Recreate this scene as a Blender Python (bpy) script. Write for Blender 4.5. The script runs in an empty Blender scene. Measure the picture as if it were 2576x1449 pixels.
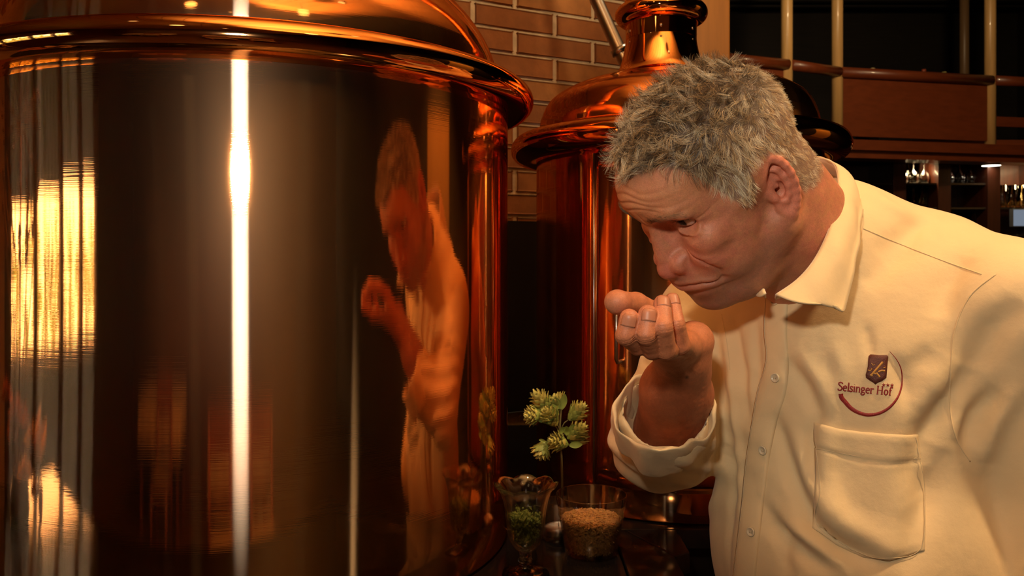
import bpy, bmesh, math, random
import numpy as np
from mathutils import Vector, Matrix, Euler
from mathutils.bvhtree import BVHTree

# ------------------------------------------------------------------ camera, world, lights, exposure
scene = bpy.context.scene
COL = scene.collection
F, CX, CY = 2100.0, 1288.0, 650.0        # focal length and principal point in pixels of the 2576x1449 frame

cam_data = bpy.data.cameras.new('camera')
cam_data.sensor_width = 36.0
cam_data.lens = 36.0 * F / 2576.0
cam_data.shift_y = -(724.5 - CY) / 2576.0
cam_data.clip_start = 0.02
cam_data.dof.use_dof = True
cam_data.dof.focus_distance = 0.90
cam_data.dof.aperture_fstop = 14.0
cam = bpy.data.objects.new('camera', cam_data)
COL.objects.link(cam)
cam.location = (0, 0, 0)
cam.rotation_euler = (math.pi / 2, 0, 0)
scene.camera = cam

world = bpy.data.worlds.new('world')
scene.world = world
world.use_nodes = True
wn = world.node_tree
for n in list(wn.nodes):
    wn.nodes.remove(n)
wo = wn.nodes.new('ShaderNodeOutputWorld')
wb = wn.nodes.new('ShaderNodeBackground')
wb.inputs['Color'].default_value = (1.0, 0.93, 0.80, 1)
wb.inputs['Strength'].default_value = 9.0
wn.links.new(wb.outputs[0], wo.inputs[0])

scene.view_settings.view_transform = 'Standard'
scene.view_settings.look = 'None'
scene.view_settings.exposure = 0.0
scene.view_settings.gamma = 1.0
scene.view_settings.use_curve_mapping = False
scene.cycles.max_bounces = 9
scene.cycles.glossy_bounces = 5
scene.cycles.diffuse_bounces = 3
scene.cycles.transmission_bounces = 8
scene.cycles.sample_clamp_indirect = 4.0
scene.cycles.caustics_refractive = False


def area_light(name, loc, target, size, power, color, shape='DISK', size_y=None, spread=math.pi):
    d = bpy.data.lights.new(name, 'AREA')
    d.shape = shape
    d.size = size
    if size_y:
        d.size_y = size_y
    d.energy = power
    d.color = color
    d.spread = spread
    o = bpy.data.objects.new(name, d)
    COL.objects.link(o)
    o.location = loc
    v = Vector(target) - Vector(loc)
    o.rotation_euler = v.to_track_quat('-Z', 'Y').to_euler()
    return o


def spot_light(name, loc, target, power, color, angle=60, blend=0.5, radius=0.03):
    d = bpy.data.lights.new(name, 'SPOT')
    d.energy = power
    d.color = color
    d.spot_size = math.radians(angle)
    d.spot_blend = blend
    d.shadow_soft_size = radius
    o = bpy.data.objects.new(name, d)
    COL.objects.link(o)
    o.location = loc
    v = Vector(target) - Vector(loc)
    o.rotation_euler = v.to_track_quat('-Z', 'Y').to_euler()
    return o

# photographer's flash beside the lens; the narrow kettle beam is added for the streak
spot_light('flash', (-.10, -.03, .26), (.45, 1.0, .06), 19, (1.0, .88, .70), 54, .7, .035)
spot_light('kettle_streak_fill', (-.150, -.02, .185), (-.30, .92, .06), 75, (1.0, .95, .90), 44, .9, .060)
# halogen spots of the room, together with added unseen fill lamps
spot_light('spot_over_man', (.98, .45, 1.26), (.53, 1.0, -.15), 85, (1.0, .70, .38), 46, .8, .05)
spot_light('fill_gallery', (1.6, 2.6, 1.5), (2.1, 4.6, .9), 75, (1.0, .72, .38), 75, .7, .06)  # added, unseen: brightens the gallery posts and rail
spot_light('spot_kettle_tops', (.55, 1.95, 1.27), (.30, 1.55, .3), 14, (1.0, .74, .42), 100, .7, .05)
spot_light('spot_tables', (-.15, -1.2, 1.27), (-.1, -1.9, -.8), 70, (1.0, .70, .38), 120, .6, .05)
spot_light('fill_ceiling', (.35, -.75, .35), (.38, .0, 1.30), 380, (1.0, .72, .38), 62, .9, .08)  # added uplight, unseen: brightens the ceiling that the domes mirror
spot_light('fill_ceiling', (-.05, .10, .60), (-.10, .50, 1.30), 170, (1.0, .74, .42), 75, .9, .08)  # same added ceiling uplight, nearer the big kettle
spot_light('fill_ceiling', (.62, .60, .80), (.40, 1.75, 1.30), 90, (1.0, .74, .42), 75, .9, .08)  # same added ceiling uplight, towards the small kettle
area_light('bar_glow', (3.10, 4.98, .57), (3.1, 5.1, .2), .12, 3, (1.0, .74, .38))
area_light('bar_glow', (2.42, 4.98, .57), (2.42, 5.1, .2), .10, 1.2, (1.0, .74, .38))
spot_light('fill_pillar', (.25, 1.0, 1.22), (.45, 2.6, .75), 30, (1.0, .74, .40), 60, .8, .05)  # added, unseen: lifts the pillar and the upper bricks
spot_light('fill_glasses', (-.12, .42, 1.20), (.07, 1.19, -.38), 32, (1.0, .80, .56), 17, .6, .03)  # added, unseen: only brings out the counter glasses
spot_light('fill_bouquet', (-.80, .0, 1.22), (-1.00, .88, -.28), 75, (1.0, .72, .42), 26, .6, .03)  # added, unseen: lights the bouquet for its mirror image
spot_light('spot_plaster', (3.4, 1.6, 1.6), (4.5, 1.6, .1), 60, (1.0, .74, .36), 90, .6, .05)

# ------------------------------------------------------------------ helpers
PI = math.pi
rng = np.random.default_rng(7)
random.seed(7)


def P(px, py, y):
    """world point at depth y that projects to photograph pixel (px, py)"""
    return Vector(((px - CX) / F * y, y, (CY - py) / F * y))


def link(name, data, parent=None):
    o = bpy.data.objects.new(name, data)
    COL.objects.link(o)
    if parent is not None:
        o.parent = parent
    return o


def tag(o, label=None, cat=None, group=None, kind=None):
    if label:
        o['label'] = label
    if cat:
        o['category'] = cat
    if group:
        o['group'] = group
    if kind:
        o['kind'] = kind
    return o


def empty(name, loc, label=None, cat=None, group=None):
    o = link(name, None)
    o.location = loc
    o.empty_display_size = 0.05
    return tag(o, label, cat, group)


def mesh_obj(name, verts, faces, mat=None, parent=None, smooth=True, origin=None):
    """mesh from world-space data; origin (world) becomes the object's own origin"""
    me = bpy.data.meshes.new(name)
    V = np.asarray(verts, dtype=np.float64)
    base = Vector((0, 0, 0))
    if parent is not None:
        base = world_loc(parent)
    off = Vector(origin) if origin is not None else base
    V = V - np.array(off)
    if isinstance(faces, np.ndarray):
        n, k = faces.shape
        me.vertices.add(len(V))
        me.vertices.foreach_set('co', V.astype(np.float32).ravel())
        me.loops.add(n * k)
        me.loops.foreach_set('vertex_index', faces.astype(np.int32).ravel())
        me.polygons.add(n)
        me.polygons.foreach_set('loop_start', np.arange(0, n * k, k, dtype=np.int32))
        me.update(calc_edges=True)
        me.validate()
    else:
        me.from_pydata([tuple(v) for v in V], [], faces)
        me.update()
    if smooth:
        me.polygons.foreach_set('use_smooth', [True] * len(me.polygons))
    o = link(name, me, parent)
    o.location = off - base
    if mat is not None:
        me.materials.append(mat)
    return o


def world_loc(o):
    v = Vector(o.location)
    p = o.parent
    while p is not None:
        v = p.rotation_euler.to_matrix() @ v + Vector(p.location)
        p = p.parent
    return v


class MB:
    """collects simple shapes, builds them as one mesh object"""
    def __init__(self):
        self.v, self.f = [], []

    def add(self, vs, fs):
        b = len(self.v)
        self.v += [tuple(x) for x in vs]
        self.f += [tuple(b + i for i in f) for f in fs]
        return self

    def box(self, lo, hi, bev=0.0, M=None):
        x0, y0, z0 = lo
        x1, y1, z1 = hi
        if bev <= 0:
            vs = [(x0, y0, z0), (x1, y0, z0), (x1, y1, z0), (x0, y1, z0),
                  (x0, y0, z1), (x1, y0, z1), (x1, y1, z1), (x0, y1, z1)]
            fs = [(0, 3, 2, 1), (4, 5, 6, 7), (0, 1, 5, 4), (1, 2, 6, 5), (2, 3, 7, 6), (3, 0, 4, 7)]
        else:
            bm = bmesh.new()
            bmesh.ops.create_cube(bm, size=1.0)
            for v in bm.verts:
                v.co = Vector((x0 + (v.co.x + .5) * (x1 - x0), y0 + (v.co.y + .5) * (y1 - y0), z0 + (v.co.z + .5) * (z1 - z0)))
            bmesh.ops.bevel(bm, geom=list(bm.edges), offset=bev, segments=2, affect='EDGES', profile=0.7)
            bm.verts.index_update()
            vs = [tuple(v.co) for v in bm.verts]
            fs = [tuple(v.index for v in f.verts) for f in bm.faces]
            bm.free()
        if M is not None:
            vs = [tuple(M @ Vector(v)) for v in vs]
        return self.add(vs, fs)

    def tube(self, pts, r, n=12, caps=True, closed=False):
        pts = [Vector(p) for p in pts]
        rs = r if isinstance(r, (list, tuple)) else [r] * len(pts)
        m = len(pts)
        vs = []
        prev = None
        for i, p in enumerate(pts):
            if closed:
                t = (pts[(i + 1) % m] - pts[i - 1]).normalized()
            else:
                t = (pts[min(i + 1, m - 1)] - pts[max(i - 1, 0)]).normalized()
            if prev is None:
                a = Vector((0, 0, 1)) if abs(t.z) < .9 else Vector((1, 0, 0))
                u = t.cross(a).normalized()
            else:
                u = (prev - t * prev.dot(t)).normalized()
            prev = u
            w = t.cross(u)
            for k in range(n):
                a = 2 * PI * k / n
                vs.append(p + (u * math.cos(a) + w * math.sin(a)) * rs[i])
        fs = []
        rows = m if closed else m - 1
        for i in range(rows):
            j = (i + 1) % m
            for k in range(n):
                k2 = (k + 1) % n
                fs.append((i * n + k, i * n + k2, j * n + k2, j * n + k))
        if caps and not closed:
            fs.append(tuple(range(n - 1, -1, -1)))
            fs.append(tuple((m - 1) * n + k for k in range(n)))
        return self.add(vs, fs)

    def lathe(self, prof, c=(0, 0, 0), n=48, mod=None, closed=False):
        """prof: list of (r, z); mod(theta, r, z) -> r"""
        vs, idx = [], []
        for (r, z) in prof:
            if r < 1e-7:
                idx.append([len(vs)] * n)
                vs.append((c[0], c[1], c[2] + z))
            else:
                row = []
                for k in range(n):
                    a = 2 * PI * k / n
                    rr = mod(a, r, z) if mod else r
                    row.append(len(vs))
                    if isinstance(rr, tuple):
                        vs.append((c[0] + rr[0] * math.cos(a), c[1] + rr[0] * math.sin(a), c[2] + rr[1]))
                    else:
                        vs.append((c[0] + rr * math.cos(a), c[1] + rr * math.sin(a), c[2] + z))
                idx.append(row)
        fs = []
        rows = len(prof)
        for i in range(rows if closed else rows - 1):
            a, b = idx[i], idx[(i + 1) % rows]
            for k in range(n):
                k2 = (k + 1) % n
                q = [a[k], a[k2], b[k2], b[k]]
                q = [x for j, x in enumerate(q) if x not in q[:j]]
                if len(q) > 2:
                    fs.append(tuple(q))
        return self.add(vs, fs)

    def ellipsoid(self, c, r, n=16, m=10, M=None):
        vs, fs = [], []
        for i in range(m + 1):
            ph = PI * i / m
            for k in range(n):
                a = 2 * PI * k / n
                v = Vector((r[0] * math.sin(ph) * math.cos(a), r[1] * math.sin(ph) * math.sin(a), r[2] * math.cos(ph)))
                if M is not None:
                    v = M @ v
                vs.append(v + Vector(c))
        for i in range(m):
            for k in range(n):
                k2 = (k + 1) % n
                fs.append((i * n + k, (i + 1) * n + k, (i + 1) * n + k2, i * n + k2))
        return self.add(vs, fs)

    def build(self, name, mat=None, parent=None, smooth=True, origin=None, weld=False, auto=None):
        o = mesh_obj(name, self.v, self.f, mat, parent, smooth, origin)
        me = o.data
        bm = bmesh.new()
        bm.from_mesh(me)
        if weld:
            bmesh.ops.remove_doubles(bm, verts=bm.verts, dist=1e-6)
        bmesh.ops.recalc_face_normals(bm, faces=bm.faces)
        bm.to_mesh(me)
        bm.free()
        if auto is not None and smooth:
            me.set_sharp_from_angle(angle=math.radians(auto))
        return o


def copy_tree(o, parent=None):
    c = o.copy()
    COL.objects.link(c)
    if parent is not None:
        c.parent = parent
    for ch in list(o.children):
        copy_tree(ch, c)
    return c


# ------------------------------------------------------------------ implicit surfaces (smooth unions sampled on a grid, then meshed)
def smin(a, b, k):
    if k <= 0:
        return np.minimum(a, b)
    h = np.maximum(k - np.abs(a - b), 0) / k
    return np.minimum(a, b) - h * h * k * 0.25


def smax(a, b, k):
    return -smin(-a, -b, k)


class Field:
    def __init__(self, lo, hi, h, sym=False):
        self.h = h
        self.ax = [np.arange(lo[i], hi[i] + h, h, dtype=np.float32) for i in range(3)]
        self.D = np.full([len(a) for a in self.ax], 1.0, dtype=np.float32)
        self.sym = sym

    def _sl(self, lo, hi):
        s = []
        for i in range(3):
            a = int(np.searchsorted(self.ax[i], lo[i]))
            b = int(np.searchsorted(self.ax[i], hi[i]))
            s.append(slice(max(a - 1, 0), min(b + 1, len(self.ax[i]))))
        return tuple(s)

    def _apply(self, fn, lo, hi, k, op):
        regions = [(lo, hi)]
        if self.sym and lo[1] > 0.0:
            regions.append(((lo[0], -hi[1], lo[2]), (hi[0], -lo[1], hi[2])))
        elif self.sym:
            m = max(abs(lo[1]), abs(hi[1]))
            regions = [((lo[0], -m, lo[2]), (hi[0], m, hi[2]))]
        for lo_, hi_ in regions:
            s = self._sl(lo_, hi_)
            X = self.ax[0][s[0]][:, None, None]
            Y = self.ax[1][s[1]][None, :, None]
            Z = self.ax[2][s[2]][None, None, :]
            if X.size * Y.size * Z.size == 0:
                continue
            if self.sym:
                Y = np.abs(Y)
            d = fn(X, Y, Z)
            if op == 'add':
                self.D[s] = smin(self.D[s], d, k)
            elif op == 'sub':
                self.D[s] = smax(self.D[s], -d, k)
            else:
                self.D[s] = smax(self.D[s], d, k)

    def ell(self, c, r, k=0.01, op='add', R=None, pad=None):
        """R: rows are the ellipsoid's own axes"""
        c = np.array(c, dtype=np.float32)
        r = np.array(r, dtype=np.float32)
        m = float(r.max()) if R is not None else None
        pd = (k * 1.3 + 3 * self.h) if pad is None else pad
        ext = np.array([m, m, m]) if R is not None else r
        lo, hi = c - ext - pd, c + ext + pd
        R_ = None if R is None else np.array(R, dtype=np.float32)

        def fn(X, Y, Z):
            x, y, z = X - c[0], Y - c[1], Z - c[2]
            if R_ is not None:
                x, y, z = (R_[0, 0] * x + R_[0, 1] * y + R_[0, 2] * z, R_[1, 0] * x + R_[1, 1] * y + R_[1, 2] * z,
                           R_[2, 0] * x + R_[2, 1] * y + R_[2, 2] * z)
            q = np.sqrt((x / r[0]) ** 2 + (y / r[1]) ** 2 + (z / r[2]) ** 2)
            g = np.sqrt((x / r[0] ** 2) ** 2 + (y / r[1] ** 2) ** 2 + (z / r[2] ** 2) ** 2) + 1e-9
            return np.where(q < 0.3, (q - 1) * float(r.min()), q * (q - 1) / g).astype(np.float32)
        self._apply(fn, lo, hi, k, op)

    def cone(self, a, b, ra, rb, k=0.005, op='add'):
        a = np.array(a, dtype=np.float32)
        b = np.array(b, dtype=np.float32)
        m = max(ra, rb) + k * 1.3 + 3 * self.h
        lo, hi = np.minimum(a, b) - m, np.maximum(a, b) + m
        ab = b - a
        L = float((ab ** 2).sum()) + 1e-12

        def fn(X, Y, Z):
            t = ((X - a[0]) * ab[0] + (Y - a[1]) * ab[1] + (Z - a[2]) * ab[2]) / L
            t = np.clip(t, 0, 1)
            d = np.sqrt((X - a[0] - ab[0] * t) ** 2 + (Y - a[1] - ab[1] * t) ** 2 + (Z - a[2] - ab[2] * t) ** 2)
            return (d - (ra + (rb - ra) * t)).astype(np.float32)
        self._apply(fn, lo, hi, k, op)

    def chain(self, pts, rs, k=0.003, op='add'):
        for i in range(len(pts) - 1):
            self.cone(pts[i], pts[i + 1], rs[i], rs[i + 1], k, op)

    def mesh(self):
        D = self.D
        S = D < 0
        nx, ny, nz = D.shape
        c = np.zeros((nx - 1, ny - 1, nz - 1), dtype=np.int8)
        for i in (0, 1):
            for j in (0, 1):
                for k in (0, 1):
                    c += S[i:nx - 1 + i, j:ny - 1 + j, k:nz - 1 + k]
        mix = (c > 0) & (c < 8)
        I = np.argwhere(mix)
        idx = np.full(mix.shape, -1, dtype=np.int32)
        idx[mix] = np.arange(len(I), dtype=np.int32)
        acc = np.zeros((len(I), 3))
        cnt = np.zeros(len(I))
        corners = [(i, j, k) for i in (0, 1) for j in (0, 1) for k in (0, 1)]
        vals = {q: D[I[:, 0] + q[0], I[:, 1] + q[1], I[:, 2] + q[2]].astype(np.float64) for q in corners}
        for a in corners:
            for ax in range(3):
                if a[ax] == 1:
                    continue
                b = list(a)
                b[ax] = 1
                va, vb = vals[a], vals[tuple(b)]
                m = (va < 0) != (vb < 0)
                t = np.where(m, va / np.where(m, va - vb, 1), 0)
                p = np.zeros((len(I), 3)) + np.array(a)
                p[:, ax] = t
                acc += p * m[:, None]
                cnt += m
        V = (I + acc / cnt[:, None]) * self.h + np.array([a[0] for a in self.ax])
        faces = []
        for ax in range(3):
            sl0 = [slice(None)] * 3
            sl1 = [slice(None)] * 3
            sl0[ax] = slice(0, D.shape[ax] - 1)
            sl1[ax] = slice(1, D.shape[ax])
            A, B = S[tuple(sl0)], S[tuple(sl1)]
            E = np.argwhere(A != B)
            u, v = (ax + 1) % 3, (ax + 2) % 3
            ok = (E[:, u] > 0) & (E[:, v] > 0) & (E[:, u] < D.shape[u] - 1) & (E[:, v] < D.shape[v] - 1)
            E = E[ok]
            sgn = A[E[:, 0], E[:, 1], E[:, 2]]
            q = []
            for du, dv in ((-1, -1), (0, -1), (0, 0), (-1, 0)):
                c_ = E.copy()
                c_[:, u] += du
                c_[:, v] += dv
                q.append(idx[c_[:, 0], c_[:, 1], c_[:, 2]])
            q = np.stack(q, 1)
            q[~sgn] = q[~sgn][:, ::-1]
            faces.append(q)
        Fq = np.concatenate(faces)
        return V, Fq


def relax(V, Fq, it=2, lam=0.5):
    """Laplacian smoothing"""
    e = np.concatenate([Fq[:, [0, 1]], Fq[:, [1, 2]], Fq[:, [2, 3]], Fq[:, [3, 0]]])
    n = len(V)
    deg = np.bincount(e[:, 0], minlength=n) + np.bincount(e[:, 1], minlength=n)
    deg = np.maximum(deg, 1)
    for s in range(it):
        S = np.zeros_like(V)
        for c in range(3):
            S[:, c] = np.bincount(e[:, 0], V[e[:, 1], c], minlength=n) + np.bincount(e[:, 1], V[e[:, 0], c], minlength=n)
        V = V + lam * (S / deg[:, None] - V)
    return V


def vnormals(V, Fq):
    fn = np.cross(V[Fq[:, 2]] - V[Fq[:, 0]], V[Fq[:, 3]] - V[Fq[:, 1]])
    N = np.zeros_like(V)
    for k in range(4):
        for c in range(3):
            N[:, c] += np.bincount(Fq[:, k], fn[:, c], minlength=len(V))
    return N / (np.linalg.norm(N, axis=1, keepdims=True) + 1e-12)


def drop_small(V, Fq):
    """keep the largest connected piece"""
    n = len(V)
    lab = np.arange(n)
    for _ in range(400):
        m = lab[Fq].min(axis=1)
        new = lab.copy()
        for k in range(4):
            np.minimum.at(new, Fq[:, k], m)
        new = new[new]
        if (new == lab).all():
            break
        lab = new
    u, c = np.unique(lab[Fq[:, 0]], return_counts=True)
    keep = u[c.argmax()]
    fk = Fq[lab[Fq[:, 0]] == keep]
    used = np.unique(fk)
    remap = np.full(n, -1)
    remap[used] = np.arange(len(used))
    return V[used], remap[fk]


def gauss(d, s):
    return np.exp(-(d / s) ** 2)


def vnoise(p, seed=0):
    """smooth value noise on points (n,3), range about -1..1"""
    g = np.random.default_rng(seed).uniform(-1, 1, (17, 17, 17))
    q = np.mod(p, 16.0)
    i = np.floor(q).astype(int)
    f = q - i
    f = f * f * (3 - 2 * f)
    out = np.zeros(len(p))
    for a in (0, 1):
        for b in (0, 1):
            for c in (0, 1):
                w = (f[:, 0] if a else 1 - f[:, 0]) * (f[:, 1] if b else 1 - f[:, 1]) * (f[:, 2] if c else 1 - f[:, 2])
                out += w * g[(i[:, 0] + a) % 16, (i[:, 1] + b) % 16, (i[:, 2] + c) % 16]
    return out


def set_color(me, name, arr):
    a = me.color_attributes.new(name=name, type='FLOAT_COLOR', domain='POINT')
    c = np.ones((len(arr), 4), dtype=np.float32)
    c[:, :arr.shape[1]] = arr
    a.data.foreach_set('color', c.ravel())


# ------------------------------------------------------------------ materials
def new_mat(name):
    m = bpy.data.materials.new(name)
    m.use_nodes = True
    nt = m.node_tree
    b = nt.nodes['Principled BSDF']
    return m, nt, b


def N(nt, typ, **kw):
    n = nt.nodes.new(typ)
    for k, v in kw.items():
        setattr(n, k, v)
    return n


def mat(name, col, rough=0.5, metal=0.0, bump=0.0, bscale=60.0, var=0.0, vscale=8.0, stretch=None, spec=None, coat=0.0):
    m, nt, b = new_mat(name)
    b.inputs['Base Color'].default_value = (*col, 1)
    b.inputs['Roughness'].default_value = rough
    b.inputs['Metallic'].default_value = metal
    if spec is not None:
        b.inputs['Specular IOR Level'].default_value = spec
    if coat:
        b.inputs['Coat Weight'].default_value = coat
        b.inputs['Coat Roughness'].default_value = 0.08
    if var or bump:
        tc = N(nt, 'ShaderNodeTexCoord')
        mp = N(nt, 'ShaderNodeMapping')
        if stretch:
            mp.inputs['Scale'].default_value = stretch
        nt.links.new(tc.outputs['Object'], mp.inputs['Vector'])
    if var:
        nz = N(nt, 'ShaderNodeTexNoise')
        nz.inputs['Scale'].default_value = vscale
        nz.inputs['Detail'].default_value = 6
        nt.links.new(mp.outputs[0], nz.inputs['Vector'])
        cr = N(nt, 'ShaderNodeValToRGB')
        cr.color_ramp.elements[0].position = 0.3
        cr.color_ramp.elements[1].position = 0.7
        cr.color_ramp.elements[0].color = (*[c * (1 - var) for c in col], 1)
        cr.color_ramp.elements[1].color = (*[min(1, c * (1 + var)) for c in col], 1)
        nt.links.new(nz.outputs['Fac'], cr.inputs['Fac'])
        nt.links.new(cr.outputs['Color'], b.inputs['Base Color'])
    if bump:
        nb = N(nt, 'ShaderNodeTexNoise')
        nb.inputs['Scale'].default_value = bscale
        nb.inputs['Detail'].default_value = 4
        nt.links.new(mp.outputs[0], nb.inputs['Vector'])
        bp = N(nt, 'ShaderNodeBump')
        bp.inputs['Strength'].default_value = bump
        bp.inputs['Distance'].default_value = 0.002
        nt.links.new(nb.outputs['Fac'], bp.inputs['Height'])
        nt.links.new(bp.outputs[0], b.inputs['Normal'])
    return m


def emit_mat(name, col, strength):
    m, nt, b = new_mat(name)
    b.inputs['Base Color'].default_value = (0, 0, 0, 1)
    b.inputs['Emission Color'].default_value = (*col, 1)
    b.inputs['Emission Strength'].default_value = strength
    return m


def glass_mat(name, col=(1, 1, 1), rough=0.0, ior=1.46):
    m, nt, b = new_mat(name)
    b.inputs['Base Color'].default_value = (*col, 1)
    b.inputs['Roughness'].default_value = rough
    b.inputs['IOR'].default_value = ior
    b.inputs['Transmission Weight'].default_value = 1.0
    return m


def thin_glass_mat(name, tint=(.97, .97, .95)):
    m = bpy.data.materials.new(name)
    m.use_nodes = True
    nt = m.node_tree
    nt.nodes.clear()
    out = N(nt, 'ShaderNodeOutputMaterial')
    t = N(nt, 'ShaderNodeBsdfTransparent')
    t.inputs['Color'].default_value = (*tint, 1)
    g = N(nt, 'ShaderNodeBsdfAnisotropic')
    g.inputs['Roughness'].default_value = 0.015
    lw = N(nt, 'ShaderNodeLayerWeight')
    lw.inputs['Blend'].default_value = 0.5
    pw = N(nt, 'ShaderNodeMath', operation='POWER')
    nt.links.new(lw.outputs['Facing'], pw.inputs[0])
    pw.inputs[1].default_value = 2.6
    fr = N(nt, 'ShaderNodeMath', operation='MULTIPLY_ADD')
    nt.links.new(pw.outputs[0], fr.inputs[0])
    fr.inputs[1].default_value = 0.92
    fr.inputs[2].default_value = 0.06
    mx = N(nt, 'ShaderNodeMixShader')
    nt.links.new(fr.outputs[0], mx.inputs[0])
    nt.links.new(t.outputs[0], mx.inputs[1])
    nt.links.new(g.outputs[0], mx.inputs[2])
    gl = N(nt, 'ShaderNodeBsdfGlass')
    gl.inputs['IOR'].default_value = 1.45
    gl.inputs['Roughness'].default_value = 0.0
    m2 = N(nt, 'ShaderNodeMixShader')
    m2.inputs[0].default_value = 0.18
    nt.links.new(mx.outputs[0], m2.inputs[1])
    nt.links.new(gl.outputs[0], m2.inputs[2])
    nt.links.new(m2.outputs[0], out.inputs['Surface'])
    return m


def copper_mat(name, col=(0.80, 0.30, 0.085), sharp=0.05, aniso_rough=0.0, aniso_mix=0.0, haze=0.05):
    m = bpy.data.materials.new(name)
    m.use_nodes = True
    nt = m.node_tree
    nt.nodes.clear()
    out = N(nt, 'ShaderNodeOutputMaterial')
    tc = N(nt, 'ShaderNodeTexCoord')
    mp = N(nt, 'ShaderNodeMapping')
    mp.inputs['Scale'].default_value = (2.2, 2.2, 2.2)
    nt.links.new(tc.outputs['Object'], mp.inputs['Vector'])
    nz = N(nt, 'ShaderNodeTexNoise')
    nz.inputs['Scale'].default_value = 3
    nz.inputs['Detail'].default_value = 5
    nt.links.new(mp.outputs[0], nz.inputs['Vector'])
    cr = N(nt, 'ShaderNodeValToRGB')
    cr.color_ramp.elements[0].position = 0.3
    cr.color_ramp.elements[1].position = 0.75
    cr.color_ramp.elements[0].color = (col[0] * .93, col[1] * .86, col[2] * .8, 1)
    cr.color_ramp.elements[1].color = (*col, 1)
    nt.links.new(nz.outputs['Fac'], cr.inputs['Fac'])
    g1 = N(nt, 'ShaderNodeBsdfAnisotropic')
    g1.inputs['Roughness'].default_value = sharp
    nt.links.new(cr.outputs[0], g1.inputs['Color'])
    last = g1
    if aniso_mix:
        # fine horizontal brushing: spreads highlights vertically
        mp2 = N(nt, 'ShaderNodeMapping')
        mp2.inputs['Scale'].default_value = (3, 3, 900)
        nt.links.new(tc.outputs['Object'], mp2.inputs['Vector'])
        nb = N(nt, 'ShaderNodeTexNoise')
        nb.inputs['Scale'].default_value = 1.0
        nb.inputs['Detail'].default_value = 3
        nt.links.new(mp2.outputs[0], nb.inputs['Vector'])
        bp = N(nt, 'ShaderNodeBump')
        bp.inputs['Strength'].default_value = 0.05
        bp.inputs['Distance'].default_value = 0.0006
        nt.links.new(nb.outputs['Fac'], bp.inputs['Height'])
        nt.links.new(bp.outputs[0], g1.inputs['Normal'])
        g2 = N(nt, 'ShaderNodeBsdfAnisotropic')
        g2.inputs['Roughness'].default_value = aniso_rough
        g2.inputs['Anisotropy'].default_value = 0.92
        g2.inputs['Color'].default_value = (.92, .62, .38, 1)
        tg = N(nt, 'ShaderNodeTangent', direction_type='RADIAL', axis='Z')
        nt.links.new(tg.outputs[0], g2.inputs['Tangent'])
        mx = N(nt, 'ShaderNodeMixShader')
        mx.inputs[0].default_value = aniso_mix
        nt.links.new(g1.outputs[0], mx.inputs[1])
        nt.links.new(g2.outputs[0], mx.inputs[2])
        g3 = N(nt, 'ShaderNodeBsdfAnisotropic')
        g3.inputs['Roughness'].default_value = 0.42
        g3.inputs['Anisotropy'].default_value = 0.0
        g3.inputs['Color'].default_value = (.76, .42, .20, 1)
        mx3 = N(nt, 'ShaderNodeMixShader')
        mx3.inputs[0].default_value = haze
        nt.links.new(mx.outputs[0], mx3.inputs[1])
        nt.links.new(g3.outputs[0], mx3.inputs[2])
        last = mx3
    nt.links.new(last.outputs[0], out.inputs['Surface'])
    return m


def wood_mat(name, col, rough=0.45, coat=0.0, axis='Z', contrast=0.25):
    m, nt, b = new_mat(name)
    tc = N(nt, 'ShaderNodeTexCoord')
    mp = N(nt, 'ShaderNodeMapping')
    sc = {'X': (1.2, 14, 14), 'Y': (14, 1.2, 14), 'Z': (14, 14, 1.2)}[axis]
    mp.inputs['Scale'].default_value = sc
    nt.links.new(tc.outputs['Object'], mp.inputs['Vector'])
    nz = N(nt, 'ShaderNodeTexNoise')
    nz.inputs['Scale'].default_value = 4
    nz.inputs['Detail'].default_value = 8
    nt.links.new(mp.outputs[0], nz.inputs['Vector'])
    cr = N(nt, 'ShaderNodeValToRGB')
    cr.color_ramp.elements[0].position = 0.3
    cr.color_ramp.elements[1].position = 0.7
    cr.color_ramp.elements[0].color = (*[c * (1 - contrast) for c in col], 1)
    cr.color_ramp.elements[1].color = (*[min(1, c * (1 + contrast)) for c in col], 1)
    nt.links.new(nz.outputs['Fac'], cr.inputs['Fac'])
    nt.links.new(cr.outputs[0], b.inputs['Base Color'])
    b.inputs['Roughness'].default_value = rough
    b.inputs['Coat Weight'].default_value = coat
    return m


def spline(pts, n):
    """Catmull-Rom through Vectors"""
    pts = [Vector(p) for p in pts]
    out = []
    m = len(pts) - 1
    for i in range(n):
        t = i / (n - 1) * m
        k = min(int(t), m - 1)
        f = t - k
        p0, p1, p2, p3 = pts[max(k - 1, 0)], pts[k], pts[k + 1], pts[min(k + 2, m)]
        out.append(0.5 * ((2 * p1) + (-p0 + p2) * f + (2 * p0 - 5 * p1 + 4 * p2 - p3) * f * f + (-p0 + 3 * p1 - 3 * p2 + p3) * f ** 3))
    return out


def sheet(name, rows, thick, material, parent, smooth=True):
    """cloth sheet through rows of points, given thickness"""
    n = len(rows[0])
    vs = [v for r in rows for v in r]
    fs = [(i * n + j, i * n + j + 1, (i + 1) * n + j + 1, (i + 1) * n + j) for i in range(len(rows) - 1) for j in range(n - 1)]
    o = mesh_obj(name, vs, fs, material, parent, smooth)
    s = o.modifiers.new('thick', 'SOLIDIFY')
    s.thickness = thick
    s.offset = 0
    return o



# ------------------------------------------------------------------ the room (setting)
FLOOR, CEIL, TABLE = -1.50, 2.30, -0.412

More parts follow.
